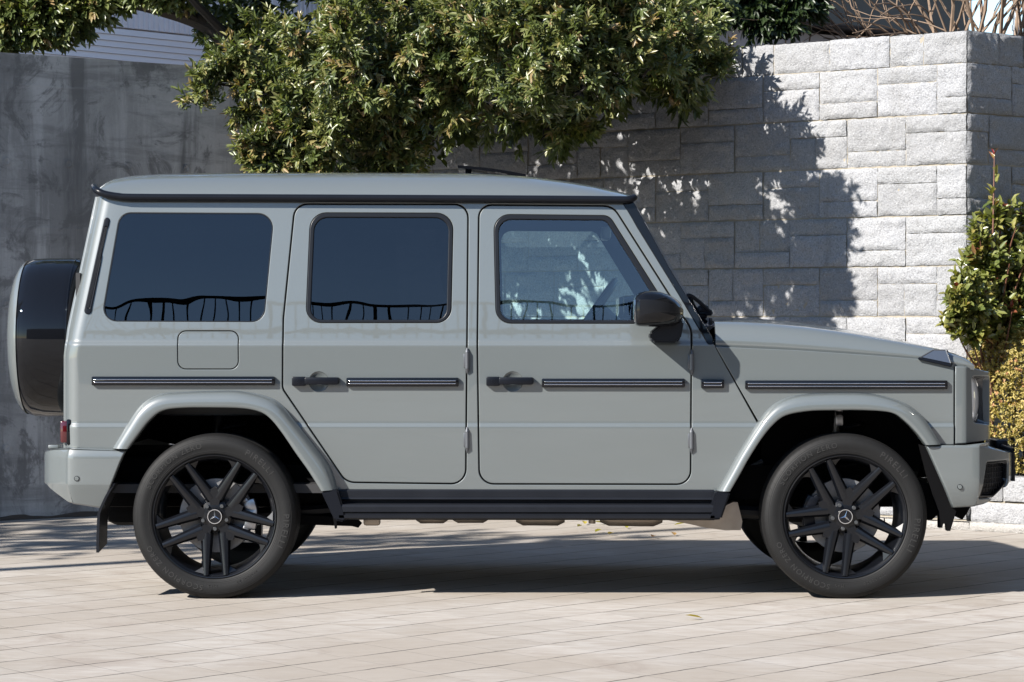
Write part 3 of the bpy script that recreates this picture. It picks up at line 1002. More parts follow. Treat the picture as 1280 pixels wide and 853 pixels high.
# left spray of the same tree reaching back over the concrete wall
lf = [(18, 22, 6.2, 40), (60, 12, 6.2, 42), (45, 40, 6.2, 28), (92, 18, 6.2, 34), (120, 8, 6.2, 28), (75, 46, 6.2, 20), (8, 52, 6.2, 26), (150, -6, 6.3, 28), (178, -6, 6.1, 22), (208, -6, 6.0, 24), (240, 0, 6.0, 24)]
P, d = blob_points([Bl(a, b, c, d_) for a, b, c, d_ in lf], 980, 0.4, 0.5)
sp_ = sprigs(P, d + np.array([0, -.2, -.1]), 9, 0.085, 0.034, tip_new=0.12, tone_mu=0.38)
leaf_mesh('side_crown', *sp_, M['leaf_tree'], tree)
bm = bmesh.new()
def pxp(px, py, y): 
    x, z = U(px, py, y); return (x, y, z)
tube(bm, smooth_path([(TX, TY, zz - .1), (TX + .05, TY - .2, zz + .8), (TX - .1, TY - .6, zz + 1.8), (TX - .2, TY - 1.2, zz + 2.8)]), [.17 - .005 * k for k in range(19)], 10)
obj('trunk', bm, M['bark'], tree)
bm = bmesh.new()
def limb(pts, r0, r1, seg=7):
    q = smooth_path(pts, 6)
    tube(bm, q, [r0 + (r1 - r0) * k / (len(q) - 1) * 1.0 for k in range(len(q))], seg)
limb([(TX, TY - .1, zz + .5), pxp(420, 105, 6.8), pxp(350, 84, 6.2), pxp(300, 62, 6.1), pxp(255, 30, 6.1), pxp(200, 12, 6.2), pxp(150, 2, 6.3), pxp(90, -6, 6.3)], .11, .025)
limb([pxp(300, 62, 6.1), pxp(262, 22, 5.9), pxp(238, -4, 5.8), pxp(220, -40, 5.7)], .035, .02)
limb([pxp(255, 30, 6.1), pxp(225, 8, 6.0), pxp(205, -12, 5.9)], .02, .012)
limb([pxp(120, 0, 6.3), pxp(80, 18, 6.2), pxp(40, 30, 6.2), pxp(5, 50, 6.2)], .02, .008)
limb([(TX, TY - .1, zz + .3), pxp(520, 120, 6.2), pxp(545, 150, 5.2), pxp(530, 180, 4.9), pxp(480, 200, 4.6)], .09, .012)
limb([pxp(545, 150, 5.2), pxp(590, 120, 4.8), pxp(660, 110, 4.8), pxp(740, 95, 5.1), pxp(830, 80, 5.25)], .05, .01)
limb([(TX, TY - .2, zz + .8), pxp(640, 40, 6.0), pxp(720, 30, 5.6), pxp(800, 40, 5.4), pxp(870, 60, 5.35)], .08, .012)
limb([pxp(420, 105, 6.8), pxp(410, 130, 5.4), pxp(380, 160, 4.7), pxp(335, 185, 4.4)], .05, .008)
limb([(TX, TY - .3, zz + .6), pxp(440, 60, 5.6), pxp(420, 90, 4.8), pxp(350, 110, 4.5), pxp(270, 105, 4.4)], .05, .008)
limb([(TX - .1, TY - .6, zz + 1.8), (-1.6, 5.6, 4.6), (-2.2, 4.2, 4.6), (-2.6, 3.6, 4.5)], .09, .02)
limb([(TX - .1, TY - .6, zz + 1.8), (-.8, 5.4, 4.6), (-.5, 4.2, 4.3), (.2, 4.2, 3.9)], .09, .02)
limb([pxp(442, 96, 4.2), pxp(452, 88, 4.15), pxp(466, 80, 4.1)], .012, .008)
for k in range(90):
    a, b, c, r_ = random.choice(fr)
    e = pxp(a + random.uniform(-1, 1) * r_ * .9, b + random.uniform(-1, 1) * r_ * .9, c - .1)
    s = pxp(a + random.uniform(-.3, .3) * r_, b + random.uniform(-.2, .5) * r_, c + .3)
    tube(bm, [s, [(s[i] + e[i]) / 2 + random.uniform(-.04, .04) for i in range(3)], e], [.010, .007, .003], 5)
obj('limbs', bm, M['bark'], tree)

# ------------------------------------------------------------------ dark tree further right, in shade
t2 = empty('shaded_tree', (1.55, 9.0, zz))
tag(t2, 'dark shaded tree drooping over the stone wall, left of the bare branches', 'tree')
dk = [(930, 2, 6.2, 42), (965, 10, 6.2, 42), (1000, 2, 6.2, 36), (950, 30, 6.1, 26), (985, 28, 6.1, 24), (1018, 10, 6.2, 20), (905, -8, 6.2, 30), (960, -50, 6.6, 80)]
P, d = blob_points([Bl(a, b, c, d_) for a, b, c, d_ in dk], 900, 0.4, 0.4)
leaf_mesh('crown', *sprigs(P, d + np.array([0, -.1, -.35]), 8, 0.085, 0.034, tip_new=0.0, tone_mu=0.4), M['leaf_shaded'], t2)
bm = bmesh.new()
tube(bm, smooth_path([(1.55, 9.0, zz - .1), (1.5, 8.6, zz + .6), (1.55, 7.6, zz + 1.1), pxp(960, -40, 6.5), pxp(985, 5, 6.3)]), [.10 - .0035 * k for k in range(25)], 8)
obj('trunk', bm, M['bark'], t2)

# ------------------------------------------------------------------ bare deciduous shrubs on the raised ground
def grow(bm, p, d, L, r, depth, rnd, curl=.35, up=.25):
    n = 5
    pts = [p]; q = Vector(p); dd = Vector(d).normalized()
    for k in range(n):
        dd = (dd + Vector((rnd.uniform(-1, 1), rnd.uniform(-1, 1), rnd.uniform(-1, 1))) * curl * .5 + Vector((0, 0, up * .2))).normalized()
        q = q + dd * L / n; pts.append(q.copy())
        if depth > 0 and k >= 1 and rnd.random() < .75:
            nd = (dd + Vector((rnd.uniform(-1, 1), rnd.uniform(-1, 1) * .7, rnd.uniform(-.6, 1))) * .9).normalized()
            grow(bm, q.copy(), nd, L * rnd.uniform(.5, .75), max(.0025, r * .55), depth - 1, rnd, curl, up)
    tube(bm, pts, [r * (1 - .55 * k / n) for k in range(n + 1)], 5)
shrub_labels = ['tangled bare shrub of thin arching twigs above the stone wall, left of the sky gap',
                'bare shrub with thick upright tan stems directly above the wall corner',
                'bare shrub with thick tan stems beside the metal pole at the upper right edge']
for si, (px, y, nst, r, lean) in enumerate(((1165, 6.6, 9, .012, -.9), (1205, 6.2, 11, .018, -.1), (1252, 6.4, 10, .021, .15))):
    rnd = random.Random(21 + si)
    x, z = U(px, 60, y)
    root = empty('bare_shrub', (x, y, zz))
    tag(root, shrub_labels[si], 'shrub', 'bare shrubs above the stone wall')
    bm = bmesh.new()
    for k in range(nst):
        b = Vector((x + rnd.uniform(-.18, .18), y + rnd.uniform(-.15, .15), zz - .03))
        grow(bm, b, (lean + rnd.uniform(-.5, .5), rnd.uniform(-.4, .2), 1.0), rnd.uniform(.8, 1.3), r * rnd.uniform(.6, 1.1), 2, rnd, .45, .15 if si else -.05)
    if si == 0:
        for k in range(12):
            b = Vector((x + rnd.uniform(-.1, .2), y - .1, zz))
            e = pxp(rnd.uniform(1030, 1120), rnd.uniform(5, 52), 6.0 + rnd.uniform(-.3, .3))
            m_ = [(b[i] + e[i]) / 2 + (rnd.uniform(.12, .32) if i == 2 else rnd.uniform(-.08, .08)) for i in range(3)]
            tube(bm, smooth_path([b, m_, e], 5), [.009 - .0006 * j for j in range(11)], 5)
    obj('stems', bm, M['bare_wood'], root)

px_, pz_ = U(1271, 20, 7.4)
bm = bmesh.new()
lathe = [(px_, 7.4, zz - .1), (px_, 7.4, zz + 4.0)]
tube(bm, lathe, .028, 14)
for k in range(3): tube(bm, [(px_, 7.4, zz + .5 + k * 1.2), (px_, 7.4, zz + .54 + k * 1.2)], .036, 14)
tag(obj('metal_pole', bm, M['galvanised']), 'thin galvanised metal pole at the upper right edge', 'pole')

# ------------------------------------------------------------------ photinia and hedge in the planter
def pl(px, py, y): x, z = U(px, py, y); return np.array([x, y, z])
ph = empty('photinia_bush', (2.95, 4.28, .30))
tag(ph, 'tall photinia bush with glossy green leaves and a red shoot at the wall corner', 'bush')
pb = [(1200, 372, 3.95, 24), (1188, 398, 3.95, 16), (1242, 395, 4.22, 40), (1215, 372, 4.02, 34), (1260, 350, 4.28, 42), (1232, 322, 4.15, 34), (1262, 295, 4.3, 30), (1225, 300, 4.1, 18), (1243, 268, 4.2, 22), (1256, 262, 4.25, 18), (1240, 245, 4.18, 10), (1218, 282, 4.1, 12), (1278, 385, 4.32, 42), (1215, 408, 4.05, 26), (1195, 392, 3.95, 18), (1205, 345, 4.0, 20), (1285, 330, 4.2, 40), (1290, 270, 4.3, 25)]
P, d = blob_points([Bl(a, b, c, r_) for a, b, c, r_ in pb], 620, 0.40, 0.4)
A_ = sprigs(P, d * .8 + np.array([-.1, -.25, .55]), 8, 0.074, 0.038, spread=1.0, stem=.16, tip_new=.10, tone_mu=.48, tone_sd=.17)
tips = np.array([pl(1241, 232, 4.15), pl(1243, 250, 4.15), pl(1246, 214, 4.15), pl(1244, 262, 4.15), pl(1268, 282, 4.1), pl(1190, 360, 3.95), pl(1180, 385, 3.95)])
B_ = sprigs(tips, np.tile(np.array([[0, -.05, 1.0]]), (7, 1)), 6, .075, .034, spread=.9, tip_new=.2, tone_mu=.6)
red = np.array([pl(1243, 193, 4.15), pl(1250, 307, 4.15)])
C_ = sprigs(red, np.tile(np.array([[0, -.1, 1.0]]), (2, 1)), 6, .055, .018, spread=.7, stem=.04, tip_new=0, tone_mu=.98, tone_sd=.02)
leaf_mesh('foliage', *[np.concatenate([a, b, c]) for a, b, c in zip(A_, B_, C_)], M['leaf_photinia'], ph, fold=.22)
bm = bmesh.new()
tube(bm, smooth_path([pl(1240, 560, 4.3), pl(1238, 400, 4.2), pl(1241, 300, 4.15), pl(1243, 195, 4.15)]), [.014 - .0006 * k for k in range(19)], 6)
for (a, b) in ((1185, 388), (1200, 350), (1225, 300), (1270, 285), (1285, 320), (1262, 330), (1210, 400), (1265, 390)):
    tube(bm, smooth_path([pl(1240 + (a - 1240) * .1, 480, 4.3), pl(1240 + (a - 1240) * .6, b + 50, 4.15), pl(a, b, 4.05)]), [.009 - .0005 * k for k in range(13)], 5)
obj('stems', bm, M['red_stem'], ph)

hd = empty('clipped_hedge', (3.3, 4.1, .30))
tag(hd, 'dense clipped hedge of tiny yellow-green leaves behind the front bumper', 'hedge')
n = 10500
u = rng.uniform(-.06, 2.4, n); top = 1.21 + .04 * np.sin(u * 5) 
kind = rng.random(n)
dv = unit(A_MAIN); nv = Vector((-dv.y, dv.x, 0))
front = -.09 + .05 * rng.random(n) + np.abs(rng.normal(0, .05, n))
zz_ = rng.uniform(.42, 1.0, n) * 1.0
deep = kind > .72
front = np.where(deep, rng.uniform(0.0, .75, n), front)
zq = np.where(deep, top - np.abs(rng.normal(0, .05, n)), .36 + (top - .36) * rng.random(n))
lo = np.clip((.55 - zq) / .25, 0, 1)                                # undercut at the foot
front = front + lo * .12 + np.where((top - zq) < .1, (.1 - (top - zq)) * .6, 0)
front += .035 * np.sin(u * 11 + zq * 7) + .03 * np.sin(zq * 17 + u * 3)
bx_ = COR.x + .05
P = np.stack([bx_ + dv.x * u + nv.x * front, COR.y + dv.y * u + nv.y * front, zq], 1)
d = rdir(n) * .8 + np.array([-nv.x * .7, -nv.y * .7, .45])
leaf_mesh('foliage', *sprigs(P, d, 7, 0.024, 0.013, spread=1.1, stem=.03, tip_new=.25, tone_mu=.45, tone_sd=.2), M['leaf_hedge'], hd)
bm = bmesh.new()
rnd = random.Random(5)
for k in range(40):
    uu = rnd.uniform(.05, 2.3)
    b = COR + Vector((.05, 0, 0)) + dv * uu + nv * .30 + Vector((0, 0, .28))
    grow(bm, b, (rnd.uniform(-.4, .4), rnd.uniform(-.4, .2), 1), .5, .008, 1, rnd)
obj('stems', bm, M['bark'], hd)

# ------------------------------------------------------------------ fallen leaves on the paving
fl = [(757, 656, 'small dull green leaf lying on the paving beneath the car sill', .1), (722, 660, 'small dark leaf on sunlit paving under the middle of the car', .0), (731, 656.8, 'bright yellow leaf lying beside the dull green leaf under the car', .35), (784, 662, 'dark curled leaf on the paving under the front door', .0),
      (760, 669.5, 'flat yellow leaf near the edge of the car shadow', .4), (842, 658, 'yellow-green leaf on the paving under the front of the sill', .2), (843, 671, 'tan leaf at the shadow edge behind the front wheel', .9), (878, 775, 'lone yellow leaf on the sunlit paving in front of the car', .5),
      (815, 673, 'brown leaf lying on the edge of the car shadow', 1.0), (744, 667, 'tiny dark leaf on paving beside the flat yellow leaf', .0)]
for px, py, lab, tone in fl:
    g = ground(px, py)
    a = rng.uniform(0, 6.28)
    Dv = np.array([[math.cos(a), math.sin(a), .12]])
    o = leaf_mesh('fallen_leaf', np.array([[0, 0, .004]]), Dv, np.array([[.2, .1, 1.0]]), np.array([.075]), np.array([.034]), np.array([tone]), M['leaf_fallen'], fold=.25, droop=-.05)
    o.location = (g.x, g.y, .004)
    tag(o, lab, 'leaf', 'fallen leaves on the paving')

# ------------------------------------------------------------------ outside the frame: what shades the yard and what the car windows mirror
t3 = empty('yard_tree', (-9.6, -1.6, 0))
tag(t3, 'broadleaf tree at the left side of the yard whose shade dapples the paving', 'tree')
ob = [(-9.6, -1.9, 4.6, 1.0, .8, .7), (-8.6, -1.5, 5.2, 1.2, .8, .8), (-7.4, -1.5, 5.4, .9, .5, .6), (-9.4, -.6, 5.6, 1.2, .9, .9), (-10.6, -1.0, 5.0, 1.2, 1.2, 1.0), (-11.0, 0.4, 4.6, 1.2, 1.2, 1.0), (-6.3, -1.7, 5.5, .5, .35, .4)]
P, d = blob_points(ob, 1500, 0.5)
leaf_mesh('crown', *sprigs(P, d, 9, 0.13, 0.06, tone_mu=.35), M['leaf_tree'], t3)
bm = bmesh.new()
tube(bm, smooth_path([(-9.6, -1.6, -.02), (-9.5, -1.5, 2.0), (-9.4, -1.3, 3.6), (-9.3, -1.1, 5.0)]), [.16 - .005 * k for k in range(19)], 10)
for e in ob[:6]: tube(bm, smooth_path([(-9.45, -1.4, 3.0), ((-9.45 + e[0]) / 2, (-1.4 + e[1]) / 2, 4.2), e[:3]]), [.06 - .004 * k for k in range(13)], 7)
obj('trunk', bm, M['bark'], t3)

k = 7.4
pb_ = ground(640, 668.5) - Vector((1.2, .97, 0)) * k
pole = empty('utility_pole', pb_)
tag(pole, 'tall concrete utility pole at the left edge of the yard', 'pole')
bm = bmesh.new()
tube(bm, [pb_ + Vector((0, 0, -.05)), pb_ + Vector((0, 0, 5)), pb_ + Vector((0, 0, 10))], [.085, .075, .065], 16)
obj('shaft', bm, M['pole_concrete'], pole)
bm = bmesh.new()
box(bm, pb_ + Vector((0, 0, 9.3)), (1.2, .08, .1))
for s in (-.5, 0, .5): tube(bm, [pb_ + Vector((s, 0, 9.35)), pb_ + Vector((s, 0, 9.6))], .04, 8)
obj('crossarm', bm, M['galvanised'], pole)

# unseen house added right of the yard: it screens the return of the block wall from the sky
nh = empty('sky_screen_house', (9.5, -3.0, 0))
tag(nh, 'dark unseen house added at the right of the yard to screen the sky', 'house')
bm = bmesh.new(); box(bm, (9.5, -3.0, 3.6), (8.0, 13.0, 7.2)); obj('wall', bm, M['facade_far'], nh, smooth=False)
bm = bmesh.new(); box(bm, (9.5, -3.0, 7.35), (9.0, 14.0, .3), bevel=.03); obj('roof', bm, M['roof_tile'], nh, smooth=False)
for k in range(3):
    bm = bmesh.new(); box(bm, (5.49, -7.0 + 4 * k, 4.6), (.06, 1.6, 1.2)); obj('window', bm, M['window_dark'], nh, smooth=False)

# building across the yard with a roof terrace railing
FY = -38.0
br = empty('terrace_building', (0, FY, 0))
tag(br, 'grey building across the yard with a railed roof terrace', 'building')
bm = bmesh.new(); box(bm, (2, FY - 4, 4.85), (46, 8, 9.7)); obj('facade', bm, M['facade_far'], br, smooth=False)
for k in range(8):
    f = bmesh.new(); box(f, (-14 + k * 4.2, FY + .03, 5.4), (2.2, .1, 1.5))
    obj('window', f, M['window_dark'], br, smooth=False)
bm = bmesh.new()
RH = 10.5
x = -21.0
zr0 = 9.68
for k in range(180):
    x = -20.5 + k * .25
    zt = RH
    tube(bm, [(x, FY - .3, zr0), (x, FY - .3, zt)], .016 if k % 8 else .038, 6)
tube(bm, [(-20.6, FY - .3, RH), (24.5, FY - .3, RH)], .032, 6)
tube(bm, [(-20.6, FY - .3, zr0 + .3), (24.5, FY - .3, zr0 + .3)], .05, 6)
obj('railing', bm, M['deep_black'], br)

# ================================================================== THE CAR
W = 1.94                                            # overall width; near side at y = 0
car = empty('off_road_car', (0, W / 2, 0))
tag(car, 'boxy grey five-door off-road car with black wheels and a rear-mounted spare wheel, parked side-on', 'car')

PROF = [(.30, .100), (.50, .092), (.783, .0815), (.793, .0822), (.801, .0885), (.808, .0895), (1.160, .0875), (1.168, .0885), (1.182, .0985), (1.190, .1005), (1.50, .136), (1.85, .180), (2.1, .21)]
VLEV = [.40, .50, .60, .70, .775, .783, .788, .793, .797, .801, .805, .808, .815, .95, 1.10, 1.155, 1.160, 1.164, 1.168, 1.175, 1.182, 1.186, 1.190, 1.197, 1.30, 1.42, 1.50, 1.60, 1.72]
def x_rear(z):
    return interp(z, [(.3, -2.068), (1.12, -2.068), (1.22, -2.052), (1.87, -1.925)])
RC = 0.075
def YB(x, z):
    y = interp(z, PROF)
    d = x - x_rear(z)
    if d < RC:
        t = min(RC, max(0.0, RC - d))
        y += (RC - math.sqrt(max(0.0, RC * RC - t * t))) * 0.9
    return y
def S(px, py, r=0, off=0.0):
    """photo pixel on the body side -> (x, z[, radius in m])"""
    y = .09
    for _ in range(3):
        x, z = U(px, py, y); y = YB(x, z) + off
    return (x, z, r * .00369)
def SP(pts, off=0.0): return rounded([S(*(p if len(p) == 3 else (*p, 0)), off=off) for p in pts])

def side_panel(name, outer, holes, mat, parent, side=1, rim=.003, depth=.022, proud=0.0, vlev=VLEV, ulev=(), bm=None, lines=()):
    if side > 0:
        mp = lambda u, v: Vector((u, YB(u, v) - proud, v))
        nn = lambda u, v: Vector((0, -1, 0))
    else:
        mp = lambda u, v: Vector((u, W - YB(u, v) + proud, v))
        nn = lambda u, v: Vector((0, 1, 0))
    b = panel(outer, holes, mp, nn, vlev, ulev, rim, depth, bm=bm, lines=lines)
    if bm is not None: return b
    f = max(b.faces, key=lambda q: q.calc_area())
    if f.normal.y * side > 0: bmesh.ops.reverse_faces(b, faces=b.faces[:])
    return obj(name, b, mat, parent, angle=48)

REAR_DOOR = [(354.5, 399, 30), (369, 255.5, 17), (585, 255.8, 17), (583.5, 433, 60), (582, 605, 18), (433, 603, 20), (353.5, 486, 14)]
FRONT_DOOR = [(599, 256.5, 16), (766, 257.8, 22), (864, 412, 26), (863, 605.5, 17), (599.5, 605, 18), (597, 430, 60)]
QUARTER = [(150, 266, 16), (343, 267, 19), (330, 402.8, 17), (126.5, 402, 17)]
RD_WIN_O = [(388, 266, 21), (567, 266.5, 21), (564, 404, 19), (382, 404, 19)]
RD_WIN_I = [(393.5, 272, 17), (561, 272.4, 17), (558, 400, 14), (388, 400, 14)]
FD_WIN_O = [(617, 268, 20), (762, 269.5, 15), (842, 396, 10), (836, 405, 4), (620, 404.7, 19)]
FD_WIN_I = [(623, 274.5, 16), (757.5, 275.4, 12), (829, 390, 6), (826, 400.5, 3), (626, 400, 14)]
FUEL = [(222.5, 414, 10), (298, 414, 10), (298, 461.5, 10), (222.5, 461.5, 10)]
ARCH_R = [(146, 563), (185, 522), (203, 505), (230, 500), (320, 501), (345, 513), (372, 548), (412, 616)]
ARCH_F = [(948, 531), (966, 516), (985, 507), (1010, 503), (1095, 503), (1124, 510), (1150, 535), (1164, 559)]
SHELL = [(119, 246), (776, 250), (846, 360), (893, 432), (947.5, 530.5), (898, 616), (412, 616)] + [p for p in ARCH_R[::-1][1:]] + [(79, 561), (79.5, 445), (84, 410)]
G = .0042                                           # half a panel gap

def handle_bits(door, px0, side):
    """door handle: mount block, grip bar over a dished recess"""
    s = side
    yb = .0875
    def Y(d): return d if s > 0 else W - d
    cx, cz = S(px0 + 33, 477)[:2]
    b = bmesh.new()
    x0, z0 = S(px0 + 8.5, 476.8)[:2]
    box(b, (x0, Y(yb - .012), z0), (.064, .034, .043), bevel=.006)
    x1, _ = S(px0 + 37, 477)[:2]
    box(b, (x1, Y(yb - .026), z0 + .002), (.158, .020, .034), bevel=.007)
    x2, _ = S(px0 + 56, 477)[:2]
    box(b, (x2, Y(yb - .010), z0 + .003), (.022, .030, .030), bevel=.006)
    lathe_y(b, [(0, .0001), (0, .009), (.004, .010)], (x0, Y(yb - .030), z0), 16)
    fix_normals(b)
    h = obj('door_handle', b, M['satin_black'], door)
    b = bmesh.new()
    lathe_y(b, [(.0145 * s, .0005), (.0135 * s, .014), (.010 * s, .028), (.0045 * s, .039), (-.0006 * s, .0452)], (cx, Y(yb), cz), 28)
    fix_normals(b)
    obj('handle_recess', b, M['paint'], door)

def strip_bits(parent, px0, px1, py, side, n=1, h=11.2):
    x0, z = S(px0, py)[:2]; x1, _ = S(px1, py)[:2]
    _, za = S(px1, py + (px1 - px0) * .012)[:2]
    def Y(d): return d if side > 0 else W - d
    b = bmesh.new()
    rot = None
    hh = h * .00369
    box(b, ((x0 + x1) / 2, Y(.0875 - .008), z), (x1 - x0, .024, hh), bevel=.006)
    t = obj('trim_strip', b, M['gloss_black'], parent)
    b = bmesh.new()
    for dz in (.0062, -.0068):
        box(b, ((x0 + x1) / 2, Y(.0875 - .0205), z + dz), (x1 - x0 - .026, .003, .0042), bevel=.0012)
    obj('bright_line', b, M['chrome'], t) if parent is car else t.data.materials.append(M['chrome'])
    if parent is not car:
        # the bright lines belong to the strip's own mesh
        nb = bmesh.new(); nb.from_mesh(t.data); nf = len(nb.faces)
        tm = bpy.data.meshes.new('t'); b.to_mesh(tm); nb.from_mesh(tm); bpy.data.meshes.remove(tm)
        nb.faces.ensure_lookup_table()
        for f in nb.faces[nf:]: f.material_index = 1
        nb.to_mesh(t.data); nb.free(); b.free()
    return t

def hinge_bits(parent, px, py0, py1, side):
    x, za = S(px, py0)[:2]; _, zb = S(px, py1)[:2]
    def Y(d): return d if side > 0 else W - d
    b = bmesh.new()
    lathe = [(x, Y(.079), zb), (x, Y(.079), za)]
    tube(b, lathe, .0098, 12)
    box(b, (x - .006, Y(.085), (za + zb) / 2), (.022, .012, (za - zb) * .85), bevel=.002)
    for z, d in ((za, 1), (zb, -1)):
        tube(b, [(x, Y(.080), z), (x, Y(.083), z + d * .022)], [.011, .003], 10)
    obj('hinge', b, M['trim_grey'], parent)

def circ(px, py, r, n=28):
    cx, cz = S(px, py)[:2]
    return [(cx + r * math.cos(2 * math.pi * k / n), cz + r * math.sin(2 * math.pi * k / n)) for k in range(n)]

for side in (1, -1):
    near = side > 0
    qw, rdo, fdo = SP(QUARTER), SP(REAR_DOOR), SP(FRONT_DOOR)
    holes = [qw, offset(rdo, -G), offset(fdo, -G)]
    if near: holes.append(offset(SP(FUEL), -.0022))
    sh = SP(SHELL)
    ulev = [-2.075 + .010 * k for k in range(22)]
    shell = side_panel('body_side', sh, holes, M['paint'], car, side, vlev=VLEV, lines=[[(x_rear(z) + d_, z) for z in (.45, 1.12, 1.22, 1.90)] for d_ in (.005, .009, .014, .021, .030, .042, .058, RC)], rim=.0035, depth=.02)
    pane = side_panel('quarter_window', offset(qw, .002), [], M['privacy_glass'], shell, side, rim=.002, depth=.006, proud=-.004)
    b = side_panel('quarter_seal', offset(qw, -.0005), [offset(qw, .0048)], M['seal_rubber'], shell, side, rim=.0012, depth=.01, proud=-.0015)
    if near:
        side_panel('fuel_flap', offset(SP(FUEL), .0018), [], M['paint'], shell, side, rim=.0022)
    strip_bits(shell, 115, 344, 476.3, side)
    strip_bits(shell, 876, 905, 480, side)
    # doors
    for nm, poly, wo, wi, hp, sp_, hg, glass in (('rear_door', rdo, RD_WIN_O, RD_WIN_I, 365.5, (433, 573.5, 477.8), (584, 441, 461, 540, 560), 'privacy_glass'),
                                                ('front_door', fdo, FD_WIN_O, FD_WIN_I, 608, (677, 856, 478.9), (864.5, 443, 463, 541, 561), 'clear_glass')):
        o_, i_ = SP(wo), SP(wi)
        d = side_panel(nm, offset(poly, G * .55), [o_, circ(hp + 33, 477, .0445)], M['paint'], car, side, rim=.0032)
        side_panel('window_seal', offset(o_, .0005), [i_], M['seal_rubber'], d, side, rim=.005, depth=.016, proud=.003)
        side_panel('window_glass', offset(i_, -.004), [], M[glass], d, side, rim=.0005, depth=.002, proud=-.010)
        handle_bits(d, hp, side)
        strip_bits(d, *sp_, side)
        hinge_bits(d, hg[0], hg[1], hg[2], side)
        hinge_bits(d, hg[0], hg[3], hg[4], side)
    # front wing
    FEN = [(894.5, 433.5), (1000, 438.2), (1100, 445), (1149, 449), (1192.3, 456.5), (1192.3, 556), (1164, 556)] + ARCH_F[::-1][1:-1] + [(949.3, 529)]
    fen = side_panel('front_wing', SP(FEN), [], M['paint'], car, side, rim=.003)
    strip_bits(fen, 931, 1184, 481.2, side)
    # black windscreen pillar cover
    PIL = [(775, 250.5, 1), (791, 250.5, 2), (838.5, 338, 40), (891.5, 423, 6), (891.5, 431, 2), (885, 431, 4), (847.5, 368, 40)]
    side_panel('pillar_cover', SP(PIL), [], M['gloss_black'], car, side, rim=.004, depth=.03, proud=.006)
    # slanted air vent in the rear corner
    VO = [(131, 271.5, 6), (138, 273, 4), (113.5, 394, 5), (104.5, 392, 5)]
    VI = [(131.5, 283, 2), (134.3, 283.5, 2), (111.8, 386, 2), (108.5, 385, 2)]
    vent = side_panel('air_vent', SP(VO), [SP(VI)], M['satin_black'], car, side, rim=.004, depth=.012, proud=.006, ulev=ulev)
    side_panel('vent_backing', offset(SP(VO), .004), [], M['deep_black'], vent, side, rim=.001, depth=.004, proud=.0012, ulev=ulev)
    bmv = bmesh.new()
    for k in range(4):
        t = (k + .5) / 4
        a = S(131.2 + 3.6 * t, 284); c = S(108.2 + 3.6 * t, 385)
        pts = []
        for q in range(9):
            x = a[0] + (c[0] - a[0]) * q / 8; z = a[1] + (c[1] - a[1]) * q / 8
            y = YB(x, z) - .0035
            pts.append((x, y if near else W - y, z))
        tube(bmv, pts, .0022, 6)
    obj('grille_bar', bmv, M['satin_black'], vent)

# ---- wheel-arch flares
FL_R_O = [(141, 560), (158, 532), (176, 506), (199, 492.5), (231, 489.5), (270, 488.3), (302, 488.7), (334, 495.5), (352, 505.5), (370, 527), (393, 556), (413, 584), (423, 611)]
FL_R_I = [(160, 561.5), (172, 545), (187, 526), (203, 514), (228, 510.3), (266, 510), (303, 511), (325, 515.5), (338, 524), (352, 541), (369, 566), (386, 590), (401, 614)]
FL_F_O = [(896, 613), (910, 588), (924, 563), (945.6, 529), (959, 511.5), (975, 500), (999, 493.3), (1044, 491), (1092, 492.5), (1128, 502.5), (1148, 515.5), (1162, 532.5), (1176, 555)]
FL_F_I = [(913, 614.5), (926, 592), (936, 574), (950, 552), (965, 533), (982, 520), (1011, 514.3), (1044, 513.3), (1080, 513.3), (1114, 516.3), (1131, 527), (1146, 542), (1157, 556.5)]
def flare(side, O, I, name):
    o = smooth_path([Vector((*S(*p)[:2], 0)) for p in O], 5)
    i = smooth_path([Vector((*U(*p, .006), 0)) for p in I], 5)
    sec = [(0.0, None, .014), (0.0, None, .002), (.03, .060, 0), (.10, .034, 0), (.20, .018, 0), (.32, .009, 0), (.50, .0035, 0), (.78, .0008, 0), (.93, .0015, 0), (.98, .005, 0), (1.0, .012, 0), (1.0, .09, 0)]
    rows = []
    for (t, y, dy) in sec:
        row = []
        for a, b in zip(o, i):
            x = a.x + (b.x - a.x) * t; z = a.y + (b.y - a.y) * t
            yy = YB(a.x, a.y) + dy - .002 if y is None else y
            row.append((x, yy if side > 0 else W - yy, z))
        rows.append(row)
    b = bmesh.new()
    grid_surface(b, rows, flip=side < 0)
    # end caps
    for col in (0, -1):
        pts = [r[col] for r in rows]
        b.faces.new([b.verts.new(p) for p in pts])
    bmesh.ops.recalc_face_normals(b, faces=b.faces[:])
    fl = obj(name, b, M['paint'], car, angle=55)
    # arch liner
    b = bmesh.new()
    rows = []
    ii = [Vector((a.x, a.y)) for a in i]
    for y, g in ((.02, .006), (.10, .018), (.40, .018), (.72, .018)):
        rows.append([(p.x, y if side > 0 else W - y, p.y + g) for p in ii])
    grid_surface(b, rows)
    cx = sum(p.x for p in ii) / len(ii)
    back = [b.verts.new((p.x, .72 if side > 0 else W - .72, p.y + .018)) for p in ii]
    b.faces.new(back)
    obj('arch_liner', b, M['deep_black'], fl)
    return fl
for side in (1, -1):
    flare(side, FL_R_O, FL_R_I, 'wheel_arch')
    flare(side, FL_F_O, FL_F_I, 'wheel_arch')

